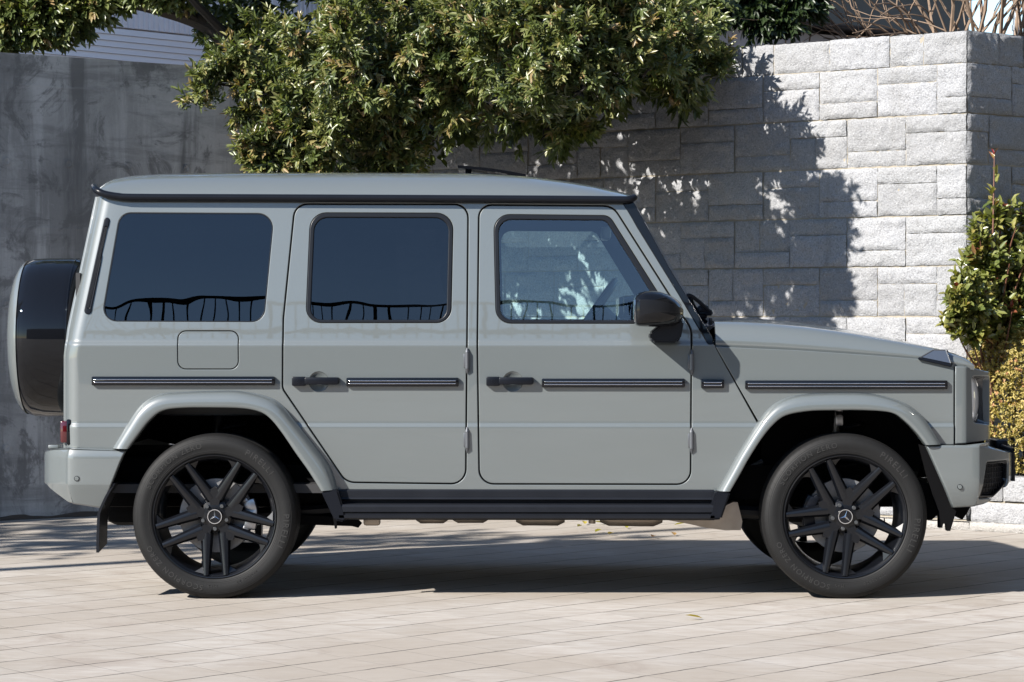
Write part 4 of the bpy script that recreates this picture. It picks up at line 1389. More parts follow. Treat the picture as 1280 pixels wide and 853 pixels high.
# ---- running boards and their end pieces
SILL = [(611, .10), (612.5, .080), (614, .076), (621.5, .074), (623, .068), (624.2, .066), (625, .084), (629, .086), (630, .030), (631, .010), (634, .003), (640, .002), (641.6, .010), (643, .010), (644.2, .001), (647.6, .001), (648.8, .006), (649.6, .02), (650, .05), (650, .32), (628, .34)]
for side in (1, -1):
    b = bmesh.new()
    xa, xb = U(424, 640, .02)[0], U(893, 640, .02)[0]
    rows = []
    for k in range(9):
        x = xa + (xb - xa) * k / 8
        rows.append([(x, y if side > 0 else W - y, U(640, py + .6 * (k / 8), y)[1]) for py, y in SILL])
    grid_surface(b, rows)
    for r in (rows[0], rows[-1]): b.faces.new([b.verts.new(p) for p in r])
    bmesh.ops.recalc_face_normals(b, faces=b.faces[:])
    rb = obj('running_board', b, M['black_plastic'], car, angle=30)
    for pts in ([(401, 614.5), (422, 611.5), (433, 648), (430, 653), (418, 650.5)], [(894, 614.5), (913.5, 615.5), (902, 649.5), (884.5, 651), (888, 640)]):
        b = bmesh.new()
        A = [b.verts.new((*(lambda q: (q[0], (.001 if side > 0 else W - .001), q[1]))(U(px, py, .0)),)) for px, py in pts]
        f0 = b.faces.new(A)
        r = bmesh.ops.extrude_face_region(b, geom=[f0])
        vs = [v for v in r['geom'] if isinstance(v, bmesh.types.BMVert)]
        for v in vs: v.co.y += .10 * side
        bmesh.ops.recalc_face_normals(b, faces=b.faces[:])
        bmesh.ops.bevel(b, geom=b.edges[:], offset=.008, segments=2, affect='EDGES')
        obj('board_end', b, M['satin_black'], rb)

# ---- roof
RAIL = [(118, 240), (124, 243), (140, 246), (165, 248), (400, 249), (640, 250.5), (786, 251), (791, 251)]
RTOP = [(121, 240), (124, 235), (130, 229.5), (138, 225.4), (158, 221.8), (190, 219.8), (300, 218.2), (480, 218), (600, 219), (655, 222), (690, 226), (720, 230.6), (740, 234), (765, 240.5), (783, 246), (790, 249.5)]
def rail_pt(px):
    py = interp(px, RAIL)
    x, z = U(px, py, .175)
    return x, z
stn = [121, 122, 124, 127, 130, 134, 138, 145, 158, 175, 200, 240, 300, 380, 460, 540, 600, 640, 670, 700, 720, 740, 755, 768, 778, 785, 789, 790.5]
ts = [0, .004, .012, .025, .045, .07, .10, .14, .19, .25, .33, .42, .5]
rows = []
def roof_row(px):
    x, zr = rail_pt(px)
    zt = U(px, interp(px, RTOP), W / 2 - .25)[1]
    xt = x
    y0, y1 = .172, W - .172
    h = max(.004, zt - zr)
    r = []
    prof = lambda t: (1 - (1 - min(1, t / .5)) ** 6.5) ** (1 / 1.35)
    tt = ts + [1 - t for t in ts[::-1][1:]]
    for t in tt:
        m = min(t, 1 - t)
        bulge = .045 * (1 - (1 - 2 * m) ** 2)
        xx = x
        if px < 160: xx = x - bulge * (160 - px) / 40
        if px > 740: xx = x + bulge * 1.5 * (px - 740) / 50
        r.append((xx, y0 + (y1 - y0) * t, zr + h * prof(m)))
    return r
b = bmesh.new()
rows = [roof_row(p) for p in stn]
grid_surface(b, rows)
for r in (rows[0], rows[-1]): b.faces.new([b.verts.new(p) for p in r])
bmesh.ops.recalc_face_normals(b, faces=b.faces[:])
roof = obj('roof', b, M['paint'], car, angle=50)
# drip rail round the roof edge
for side in (1, -1):
    b = bmesh.new()
    pts = [(117.5, 234, .30), (119, 236.5, .20), (123, 239.5, .165), (132, 243, .156), (148, 245.6, .154), (170, 246.7, .153), (300, 247.2, .153), (500, 248, .152), (700, 249, .152), (770, 249.6, .152), (784, 249.6, .153), (790, 248.6, .160), (793, 247.2, .175)]
    q = []
    for px, py, y in pts:
        x, z = U(px, py, y); q.append((x, y if side > 0 else W - y, z))
    q = smooth_path(q, 5)
    tube(b, q, [.0165] * len(q), 12)
    dr = obj('drip_rail', b, M['satin_black'], roof)
    b = bmesh.new()
    rows = []
    for px in (122, 135, 150, 170, 400, 786):
        py = interp(px, [(122, 241), (135, 246), (150, 248.5), (170, 250), (400, 250.5), (786, 252.6)])
        x, z = U(px, py, .165)
        rows.append([(x, (.150 if side > 0 else W - .150), z), (x, (.185 if side > 0 else W - .185), z - .012)])
    grid_surface(b, rows)
    obj('gutter', b, M['seal_rubber'], roof)
# tilted sunroof panel and its wind deflector
b = bmesh.new()
def R3(px, py, y): x, z = U(px, py, y); return Vector((x, y, z))
y0, y1 = .62, 1.32
pa, pb2 = R3(574, 211.6, .97), R3(657, 222.5, .97)
rows = []
for k in range(7):
    t = k / 6
    p = pa.lerp(pb2, t); p.z += .006 * math.sin(t * math.pi)
    rows.append([(p.x, y0, p.z), (p.x, y1, p.z)])
top = grid_surface(b, rows)
rows2 = [[(a[0], a[1], a[2] - .014) for a in r] for r in rows]
grid_surface(b, rows2, flip=True)
quad(b, [rows[0][0], rows[0][1], rows2[0][1], rows2[0][0]], 0)
quad(b, [r[0] for r in rows] + [r[0] for r in rows2[::-1]], 0)
quad(b, [r[1] for r in rows] + [r[1] for r in rows2[::-1]], 0)
box(b, (pa.x + .05, .97, pa.z - .03), (.03, .6, .03))
obj('sunroof', b, M['gloss_black'], roof)

# ---- windscreen, cowl, wipers
b = bmesh.new()
rows = []
for k in range(9):
    t = k / 8
    px = 789 + (889 - 789) * t; py = 253 + (424 - 253) * t
    y0 = .178 + (.115 - .178) * t
    x, z = U(px, py, y0)
    rows.append([(x + .055 * (1 - (2 * s - 1) ** 2), y0 + (W - 2 * y0) * s, z) for s in np.linspace(0, 1, 13)])
grid_surface(b, rows)
obj('windscreen', b, M['clear_glass'], car)
b = bmesh.new()
rows = []
for (px, py) in ((884, 412), (893, 405), (903, 404)):
    rows.append([(U(px, py, .3)[0], y, U(px, py, .3)[1] - .006) for y in (.17, .97, W - .17)])
grid_surface(b, rows)
obj('cowl', b, M['black_plastic'], car)
b = bmesh.new()
def C3(px, py, y): x, z = U(px, py, y); return (x, y, z)
tube(b, smooth_path([C3(858, 370, .34), C3(863, 370, .34), C3(872, 376, .36), C3(884, 387, .38), C3(889, 392, .40)]), .010, 8)
tube(b, smooth_path([C3(862, 372, .34), C3(868, 385, .40), C3(876, 396, .45), C3(882, 402, .50)]), .012, 8)
q = smooth_path([C3(880, 402, .5), C3(872, 380, .75), C3(862, 360, 1.0)]); 
box(b, C3(879, 386.5, .40), (.055, .05, .035), bevel=.012)
box(b, C3(876, 395, .44), (.06, .06, .03), bevel=.01)
box(b, C3(886, 391, .40), (.03, .04, .03), bevel=.008)
obj('wiper', b, M['black_plastic'], car)
b = bmesh.new()
x, z = U(888, 401, .2)
tube(b, [(x, .2, z - .02), (x, .2, z + .006)], .010, 10); box(b, (x, .2, z + .008), (.016, .014, .010), bevel=.003)
obj('washer_nozzle', b, M['black_plastic'], car)

# ---- bonnet
HG = [(894.5, 430.5), (960, 433), (1050, 438.5), (1149, 446), (1190, 453), (1218, 457.5)]
HT = [(894.5, 401.5), (930, 402), (970, 404.5), (1010, 408.3), (1060, 414.7), (1110, 422.7), (1150, 430.5), (1180, 437), (1198, 442.3), (1209, 447), (1215, 451), (1218, 456)]
HC_ = [(894.5, 399.5), (930, 400), (970, 401.8), (1010, 405), (1060, 411), (1110, 419.5), (1150, 428), (1180, 435.5), (1198, 441.5), (1209, 446.6), (1215, 451), (1218, 456)]
st = [894.5, 905, 930, 970, 1010, 1050, 1090, 1130, 1160, 1180, 1190, 1198, 1204, 1209, 1213, 1216, 1218]
rows = []
for px in st:
    xg, zg = U(px, interp(px, HG), .105)
    zt = U(px, interp(px, HT), .20)[1]
    zc = U(px, interp(px, HC_), .45)[1]
    nose = max(0, (px - 1190) / 28)
    row = [(xg, .112, zg - .02), (xg, .1015, zg - .002), (xg, .1005, zg + .002)]
    for f, y in ((.25, .103), (.50, .112), (.70, .126), (.84, .145), (.93, .17), (1.0, .21)):
        row.append((xg, y, zg + (zt - zg) * f))
    row += [(xg + .01 * nose, .30, zt), (xg + .015 * nose, .36, zt + .3 * (zc - zt)), (xg + .02 * nose, .42, zc), (xg + .03 * nose, W / 2, zc + .012 * (1 - nose))]
    row += [(p[0], W - p[1], p[2]) for p in row[:-1][::-1]]
    rows.append(row)
b = bmesh.new()
grid_surface(b, rows)
for r in (rows[0], rows[-1]): b.faces.new([b.verts.new(p) for p in r])
bmesh.ops.recalc_face_normals(b, faces=b.faces[:])
obj('bonnet', b, M['paint'], car, angle=50)

# ---- plan-curve panels (nose, bumpers)
class Plan:
    def __init__(self, pts, n=6):
        half = smooth_path([Vector((x, y, 0)) for x, y in pts], n)
        self.h = half
        self.p = half + [Vector((q.x, W - q.y, 0)) for q in half[:-1][::-1]]
        self.s = [0]
        for a, c in zip(self.p, self.p[1:]): self.s.append(self.s[-1] + (c - a).length)
        self.pxs = [640 + q.x * F / (DC + q.y) for q in half]
    def at(self, s):
        s = min(max(s, 0), self.s[-1])
        i = min(int(np.searchsorted(self.s, s, side='right')) - 1, len(self.s) - 2)
        t = (s - self.s[i]) / max(1e-9, self.s[i + 1] - self.s[i])
        return self.p[i].lerp(self.p[i + 1], t)
    def nrm(self, s):
        d = self.at(s + .004) - self.at(s - .004)
        if d.length < 1e-9: return Vector((0, -1, 0))
        d.normalize(); return Vector((d.y, -d.x, 0))
    def inv(self, px):
        """pixel column -> s on the near half (columns change monotonically there up to the extreme)"""
        sgn = 1 if self.pxs[-1] > self.pxs[0] else 1
        for i in range(len(self.pxs) - 1):
            a, c = self.pxs[i], self.pxs[i + 1]
            if min(a, c) <= px <= max(a, c) and a != c:
                return self.s[i] + (self.s[i + 1] - self.s[i]) * (px - a) / (c - a)
        return self.s[0] if abs(px - self.pxs[0]) < 3 else self.s[max(range(len(self.pxs)), key=lambda k: -abs(self.pxs[k] - px))]
    def SZ(self, px, py, r=0):
        s = self.inv(px); y = self.at(s).y
        return (s, CH - (py - HZ) * (DC + y) / F, r)

def plan_panel(name, plan, outer, holes, mat, parent, sgn=1, prof=None, rim=.004, depth=.02, proud=0, angle=48, ulev=None, vlev=None):
    """sgn = +1 for the front of the car, -1 for the rear (normal side)"""
    def nn(u, v):
        return plan.nrm(u) * sgn
    def mp(u, v):
        q = plan.at(u); k = prof(v) if prof else 0
        return Vector((q.x, q.y, v)) + nn(u, v) * (proud - k)
    us = [s for s in plan.s] if ulev is None else ulev
    zs = [p[1] for p in outer]
    vl = list(np.linspace(min(zs), max(zs), 9)) if vlev is None else vlev
    b = panel(outer, holes, mp, nn, vl, us, rim, depth)
    bmesh.ops.recalc_face_normals(b, faces=b.faces[:])
    return obj(name, b, mat, parent, angle=angle)

# nose
NP = Plan([(2.040, .0865), (2.085, .089), (2.107, .103), (2.160, .160), (2.208, .228), (2.236, .290), (2.250, .40), (2.256, .60), (2.258, W / 2)], 6)
smax = NP.s[-1]
zt, zb = NP.SZ(1196, 457.5)[1], NP.SZ(1196, 555)[1]
no = [(0.003, zt - .002), (.06, zt - .004), (.24, zt - .028), (.40, zt - .03), (smax - .40, zt - .03), (smax - .24, zt - .028), (smax - .06, zt - .004), (smax - .003, zt - .002), (smax - .003, zb), (smax - .25, zb + .01), (.25, zb + .01), (.003, zb)]
ho = rounded([NP.SZ(1214.8, 470.5, .022), NP.SZ(1236.9, 471, .012), NP.SZ(1236.6, 531, .012), NP.SZ(1216.5, 528.5, .03)])
hm = [(smax - a, z) for a, z in ho][::-1]
sc_ = smax / 2
gr = rounded([(sc_ - .36, zt - .07, .02), (sc_ + .36, zt - .07, .02), (sc_ + .34, zb + .06, .05), (sc_ - .34, zb + .06, .05)])
nose = plan_panel('nose_panel', NP, no, [ho, hm, gr], M['paint'], car, rim=.005, depth=.05)
def lamp(flip):
    b = bmesh.new()
    h2 = offset(ho, -.004)
    ring0 = [b.verts.new(NP.at(u).to_3d() + Vector((0, 0, v)) - NP.nrm(u) * .012) for u, v in h2]
    c = sum((Vector(p) for p in h2), Vector((0, 0))) / len(h2)
    ring1 = []
    for u, v in h2:
        uu, vv = c.x + (u - c.x) * .86, c.y + (v - c.y) * .86
        ring1.append(b.verts.new(NP.at(uu) + Vector((0, 0, vv)) - NP.nrm(uu) * .055))
    n = len(ring0)
    for i in range(n): b.faces.new((ring0[i], ring0[(i + 1) % n], ring1[(i + 1) % n], ring1[i]))
    b.faces.new(ring1)
    bmesh.ops.recalc_face_normals(b, faces=b.faces[:])
    if flip:
        for v in b.verts: v.co.y = W - v.co.y
        bmesh.ops.reverse_faces(b, faces=b.faces[:])
    hl = obj('headlight', b, M['lamp_bowl'], car, angle=40)
    # round lamp: chrome ring and domed lens
    ax = Vector((math.cos(R(24)), -math.sin(R(24)), 0)); up = Vector((0, 0, 1)); sd_ = ax.cross(up)
    cz = NP.SZ(1215, 501)[1]
    cc = Vector((2.142, .228, cz))
    cc.y -= .012
    def turned(prof, mat, name):
        b = bmesh.new()
        rings = []
        for a, r in prof:
            rings.append([b.verts.new(cc + ax * a + (sd_ * math.cos(2 * math.pi * k / 40) + up * math.sin(2 * math.pi * k / 40)) * r) for k in range(40)])
        for A, B in zip(rings, rings[1:]):
            for k in range(40): b.faces.new((A[k], A[(k + 1) % 40], B[(k + 1) % 40], B[k]))
        bmesh.ops.recalc_face_normals(b, faces=b.faces[:])
        if flip:
            for v in b.verts: v.co.y = W - v.co.y
            bmesh.ops.reverse_faces(b, faces=b.faces[:])
        obj(name, b, mat, hl)
    turned([(-.05, .108), (.002, .112), (.006, .106), (.0, .101)], M['chrome'], 'lamp_ring')
    turned([(.0, .1025), (.006, .095), (.012, .078), (.016, .045), (.018, .001)], M['lamp_lens'], 'lens')
lamp(False); lamp(True)
b = bmesh.new()
for k in range(9):
    s = sc_ - .32 + .08 * k
    q = NP.at(s)
    box(b, (q.x - .03, q.y, (zt + zb) / 2 - .01), (.02, .018, .30), bevel=.004)
box(b, (2.20, W / 2, (zt + zb) / 2), (.02, .74, .34))
for a, r in ((0, .085),):
    lathe_x(b, [(2.245, .001), (2.255, .05), (2.255, .08), (2.25, .09), (2.235, .09)], (0, W / 2, (zt + zb) / 2 + .02), 32)
obj('radiator_grille', b, M['gloss_black'], car)

# clear indicator lamps on top of the wings
for side in (1, -1):
    def Yq(y): return y if side > 0 else W - y
    b = bmesh.new()
    base = [(1147, 449.5, .070), (1189, 459.2, .070), (1191, 457.5, .21), (1150, 448.5, .21)]
    topz = [(1148, 446.6, .072), (1190, 454.8, .072), (1192, 453.5, .205), (1152, 446, .205)]
    A = [b.verts.new((U(a, c, y)[0], Yq(y), U(a, c, y)[1])) for a, c, y in base]
    B = [b.verts.new((U(a, c, y)[0], Yq(y), U(a, c, y)[1])) for a, c, y in topz]
    b.faces.new(A[::-1]); b.faces.new(B)
    for i in range(4): b.faces.new((A[i], A[(i + 1) % 4], B[(i + 1) % 4], B[i]))
    bmesh.ops.recalc_face_normals(b, faces=b.faces[:])
    bmesh.ops.bevel(b, geom=b.edges[:], offset=.003, segments=1, affect='EDGES')
    ind = obj('wing_indicator', b, M['satin_black'], car)
    b = bmesh.new()
    lo = [(1151, 446.4, .076), (1188.5, 454.2, .076), (1190, 452.5, .20), (1155, 445.6, .20)]
    hi = [(1166.5, 437.6, .095), (1182.5, 437.8, .095), (1184, 438.3, .185), (1169, 438.4, .185)]
    A = [b.verts.new((U(a, c, y)[0], Yq(y), U(a, c, y)[1])) for a, c, y in lo]
    B = [b.verts.new((U(a, c, y)[0], Yq(y), U(a, c, y)[1])) for a, c, y in hi]
    b.faces.new(B)
    for i in range(4): b.faces.new((A[i], A[(i + 1) % 4], B[(i + 1) % 4], B[i]))
    bmesh.ops.recalc_face_normals(b, faces=b.faces[:])
    bmesh.ops.bevel(b, geom=b.edges[:], offset=.003, segments=2, affect='EDGES')
    obj('lens', b, M['smoked_lens'], ind)
    b = bmesh.new()
    LO = [Vector((U(a, c, y)[0], Yq(y), U(a, c, y)[1])) for a, c, y in lo]; HI = [Vector((U(a, c, y)[0], Yq(y), U(a, c, y)[1])) for a, c, y in hi]
    for i in range(4):
        tube(b, [HI[i], HI[(i + 1) % 4]], .0028, 6); tube(b, [LO[i], HI[i]], .0034, 6)
    obj('lens_frame', b, M['trim_grey'], ind)
    b = bmesh.new()
    box(b, (U(1175, 447, .15)[0], Yq(.15), U(1175, 447, .15)[1]), (.09, .05, .03), bevel=.008)
    obj('bulb_housing', b, M['trim_grey'], ind)

# front bumper
BP = Plan([(1.900, .022), (2.05, .024), (2.135, .030), (2.160, .048), (2.235, .130), (2.300, .225), (2.345, .32), (2.372, .45), (2.392, .70), (2.398, W / 2)], 6)
bs = BP.s[-1]
fo = [BP.SZ(1158, 557.5)[:2], BP.SZ(1193, 635.8)[:2], BP.SZ(1216, 634.5)[:2], BP.SZ(1237, 631)[:2], BP.SZ(1250, 623)[:2], BP.SZ(1259, 611)[:2], BP.SZ(1264, 600)[:2]]
fo += [(bs / 2 - .5, fo[-1][1] - .02), (bs / 2 + .5, fo[-1][1] - .02)] + [(bs - a, z) for a, z in fo[::-1]]
tp = [BP.SZ(1158, 557.5)[:2], BP.SZ(1226, 557.5)[:2], BP.SZ(1246, 561.5)[:2], BP.SZ(1262, 565)[:2]]
outer = fo + [(bs - a, z) for a, z in tp[1:]] + [(bs / 2, tp[-1][1] - .004)] + tp[::-1][:-1]
HIN = rounded([BP.SZ(1234, 578, .014), BP.SZ(1261, 575.5, .014), BP.SZ(1260.5, 604, .04), BP.SZ(1247, 622.5, .03), BP.SZ(1227.5, 623.5, .004)])
HIM = [(bs - a, z) for a, z in HIN][::-1]
zc_ = CH - (571 - HZ) * 13.03 / F
fprof = lambda z: max(0, (CH - (600 - HZ) * 13.03 / F) - z) ** 2 * 2.0
fb = plan_panel('front_bumper', BP, outer, [HIN, HIM], M['paint'], car, prof=fprof, rim=.008, depth=.05, angle=60)
for hp in (HIN, HIM):
    fr_ = plan_panel('intake_frame', BP, offset(hp, .0005), [offset(hp, .011)], M['gloss_black'], fb, prof=fprof, rim=.004, depth=.04, proud=-.008)
    pl_ = plan_panel('intake_grille', BP, offset(hp, .010), [], M['deep_black'], fb, prof=fprof, rim=.001, depth=.004, proud=-.034)
    nb = bmesh.new(); nb.from_mesh(pl_.data)
    ss = [p[0] for p in hp]; zz2 = [p[1] for p in hp]
    hin = offset(hp, .010)
    nu = int((max(ss) - min(ss)) / .026)
    for k in range(1, nu):
        s = min(ss) + k * .026
        z_ = [v for v in np.linspace(min(zz2), max(zz2), 40) if inside(hin, s, v)]
        if len(z_) > 3: tube(nb, [BP.at(s) + Vector((0, 0, v)) - BP.nrm(s) * (.027 + fprof(v)) for v in z_[::3]], .0022, 5)
    for v in np.arange(min(zz2) + .02, max(zz2), .024):
        s_ = [s for s in np.linspace(min(ss), max(ss), 40) if inside(hin, s, v)]
        if len(s_) > 3: tube(nb, [BP.at(s) + Vector((0, 0, v)) - BP.nrm(s) * (.026 + fprof(v)) for s in s_[::3]], .0022, 5)
    nb.to_mesh(pl_.data); nb.free()
    pl_.data.materials.clear(); pl_.data.materials.append(M['black_plastic'])
# top ledge of the bumper up to the nose
b = bmesh.new()
rows = []
for k in range(len(BP.s)):
    s = BP.s[k]; q = BP.at(s); n_ = BP.nrm(s)
    zz2 = interp(min(s, bs - s), tp) - .002
    p0 = Vector((q.x, q.y, zz2)) - n_ * .004
    if s < .20 or s > bs - .20: p1 = Vector((q.x, q.y + (.07 if s < bs / 2 else -.07), zz2 + .003))
    else: p1 = Vector((2.20, q.y + (.05 if q.y < W / 2 else -.05) * max(0, 1 - abs(q.y - (0 if q.y < W / 2 else W)) / .5), zz2 + .016))
    rows.append([p0, p0.lerp(p1, .15) + Vector((0, 0, .004)), p1])
grid_surface(b, rows)
bmesh.ops.recalc_face_normals(b, faces=b.faces[:])
obj('bumper_top', b, M['paint'], fb, angle=60)
b = bmesh.new()
x, z = U(1252, 553, .55)
box(b, (x - .012, .62, z - .008), (.062, .30, .046), bevel=.012)
obj('bumper_bracket', b, M['satin_black'], fb)
def sensor(px, py, y, par):
    b = bmesh.new(); x, z = U(px, py, y)
    lathe_y(b, [(-.0015, .001), (-.0015, .0085), (.0, .0095), (.004, .0098)], (x, y, z), 20)
    bmesh.ops.recalc_face_normals(b, faces=b.faces[:])
    o = obj('parking_sensor', b, M['paint'], par)
    b = bmesh.new()
    lathe_y(b, [(-.0008, .0100), (-.0008, .0125)], (x, y, z), 20)
    nb = bmesh.new(); nb.from_mesh(o.data); k = len(nb.faces)
    tm = bpy.data.meshes.new('t'); b.to_mesh(tm); nb.from_mesh(tm); b.free()
    nb.faces.ensure_lookup_table()
    for f in nb.faces[k:]: f.material_index = 1
    o.data.materials.append(M['seal_rubber']); nb.to_mesh(o.data); nb.free()
sensor(1200, 609, .0225, fb)
b = bmesh.new()
s_ = BP.inv(1264.5) + .012
rows_ = [BP.at(s_ + .006 * math.sin(k * .3)) + Vector((0, 0, CH - (py - HZ) * (DC + .3) / F)) + BP.nrm(s_) * .004 for k, py in enumerate((563, 566, 572, 580, 588, 596, 602))]
tube(b, [rows_[0] + Vector((-.03, .12, .012))] + rows_, .010, 8)
for v in list(b.verts): pass
obj('bumper_trim', b, M['satin_black'], fb)
# lower black guards behind the front bumper
b = bmesh.new()
def plate(b, pts, y0, y1):
    A = [b.verts.new((U(px, py, y0)[0], y0, U(px, py, y0)[1])) for px, py in pts]
    f0 = b.faces.new(A)
    r = bmesh.ops.extrude_face_region(b, geom=[f0])
    for v in r['geom']:
        if isinstance(v, bmesh.types.BMVert): v.co.y += y1 - y0
plate(b, [(1150, 556), (1163, 560), (1180, 604), (1196, 637), (1188, 664), (1184, 664), (1183, 655), (1179, 655), (1178, 660), (1174, 660), (1174, 640), (1166, 620)], .10, .16)
plate(b, [(1192, 630), (1213, 634), (1210, 640), (1203, 650), (1199, 646), (1196, 640)], .30, .9)
plate(b, [(1150, 600), (1176, 610), (1176, 640), (1165, 650), (1150, 650)], .2, .6)
bmesh.ops.recalc_face_normals(b, faces=b.faces[:])
obj('splash_guard', b, M['deep_black'], car)

# rear bumper
RP = Plan([(-1.766, .020), (-1.95, .022), (-2.030, .030), (-2.052, .052), (-2.100, .100), (-2.150, .165), (-2.185, .26), (-2.205, .42), (-2.225, .70), (-2.228, W / 2)], 6)
rs = RP.s[-1]
ro = [RP.SZ(157, 563)[:2], RP.SZ(150, 578)[:2], RP.SZ(127, 636.5)[:2], RP.SZ(100, 632)[:2], RP.SZ(79, 628.5)[:2], RP.SZ(66, 617)[:2], RP.SZ(57, 606)[:2]]
zl = ro[-1][1]
tp2 = [RP.SZ(157, 563)[:2], RP.SZ(84, 560)[:2], RP.SZ(66, 561)[:2], RP.SZ(56, 564)[:2]]
outer = ro + [(rs / 2 - .5, zl - .01), (rs / 2 + .5, zl - .01)] + [(rs - a, z) for a, z in ro[::-1]] + [(rs - a, z) for a, z in tp2[1:]] + [(rs / 2, tp2[-1][1])] + tp2[::-1][:-1]
rprof = lambda z: max(0, (CH - (606 - HZ) * 13.03 / F) - z) * .32 + max(0, z - (CH - (574 - HZ) * 13.03 / F)) ** 2 * 6
rb = plan_panel('rear_bumper', RP, outer, [], M['paint'], car, sgn=-1, prof=rprof, rim=.007, depth=.05, angle=60, vlev=[CH - (p - HZ) * 13.03 / F for p in (562, 565, 569, 574, 580, 590, 600, 605.5, 606.5, 612, 620, 630)])
b = bmesh.new(); rows = []
for k in range(len(RP.s)):
    s = RP.s[k]; q = RP.at(s)
    zz2 = interp(min(s, rs - s), tp2) - .004
    p0 = Vector((q.x, q.y, zz2)) + RP.nrm(s) * .006
    p1 = Vector((max(q.x, -2.06), min(max(q.y, .12), W - .12), zz2 + .006))
    rows.append([p0, p0.lerp(p1, .2) + Vector((0, 0, .003)), p1])
grid_surface(b, rows); bmesh.ops.recalc_face_normals(b, faces=b.faces[:])
obj('bumper_top', b, M['paint'], rb, angle=60)
sensor(96, 598.5, .0215, rb)
b = bmesh.new()
x, z = U(69, 558, .45); box(b, (x, .45, z), (.05, .12, .018), bevel=.006)
obj('bumper_pad', b, M['paint'], rb)

# tailgate
b = bmesh.new(); rows = []
for z in np.linspace(.58, 1.86, 18):
    xr = x_rear(z); y0 = YB(xr, z)
    rows.append([(xr - .012 * math.sin(math.pi * s), y0 + (W - 2 * y0) * s, z) for s in np.linspace(0, 1, 13)])
grid_surface(b, rows)
bmesh.ops.recalc_face_normals(b, faces=b.faces[:])
obj('tailgate', b, M['paint'], car)
for side in (1, -1):
    b = bmesh.new()
    x, z = U(80, 540, .13)
    box(b, (x + .006, .155 if side > 0 else W - .155, z), (.042, .11, .104), bevel=.012)
    tl = obj('tail_lamp', b, M['lamp_red'], car)
    b = bmesh.new()
    box(b, (x + .026, .155 if side > 0 else W - .155, z), (.02, .118, .118), bevel=.006)
    obj('lamp_frame', b, M['gloss_black'], tl)

# mud flaps
for side in (1, -1):
    b = bmesh.new()
    rows = []
    path = [(140.5, 604.6), (131, 621), (124, 636), (121.6, 643), (120.8, 660), (120.2, 691)]
    prof_ = [U(px, py, .03) for px, py in path]
    front = []
    for x, z in prof_:
        front.append([(x, .03, z), (x, .30, z + (.02 if z < .25 else 0))])
    A = grid_surface(b, [[(p[0], p[1] if side > 0 else W - p[1], p[2]) for p in r] for r in front])
    B = grid_surface(b, [[(p[0] + .012, p[1] if side > 0 else W - p[1], p[2]) for p in r] for r in front], flip=True)
    for i in range(len(A) - 1):
        for j in (0, 1):
            b.faces.new((A[i][j], A[i + 1][j], B[i + 1][j], B[i][j]))
    b.faces.new((A[-1][0], A[-1][1], B[-1][1], B[-1][0]))
    bmesh.ops.recalc_face_normals(b, faces=b.faces[:])
    obj('mud_flap', b, M['black_plastic'], car)

# spare wheel cover
cz = U(60, 422, .97)[1]
b = bmesh.new()
lathe_x(b, [(-2.05, .20), (-2.08, .33), (-2.105, .372), (-2.115, .380), (-2.130, .386), (-2.16, .389), (-2.28, .390), (-2.34, .386), (-2.372, .376), (-2.388, .362), (-2.392, .345)], (0, .97, cz), 96)
lathe_x(b, [(-2.132, .3895), (-2.135, .3905), (-2.138, .3895)], (0, .97, cz), 96)
bmesh.ops.recalc_face_normals(b, faces=b.faces[:])
sw = obj('spare_wheel_cover', b, M['gloss_black'], car, angle=40)
b = bmesh.new()
lathe_x(b, [(-2.378, .3775), (-2.390, .370), (-2.405, .355), (-2.422, .325), (-2.436, .28), (-2.445, .21), (-2.450, .10), (-2.451, .001)], (0, .97, cz), 96)
bmesh.ops.recalc_face_normals(b, faces=b.faces[:])
obj('cover_plate', b, M['paint'], sw, angle=40)

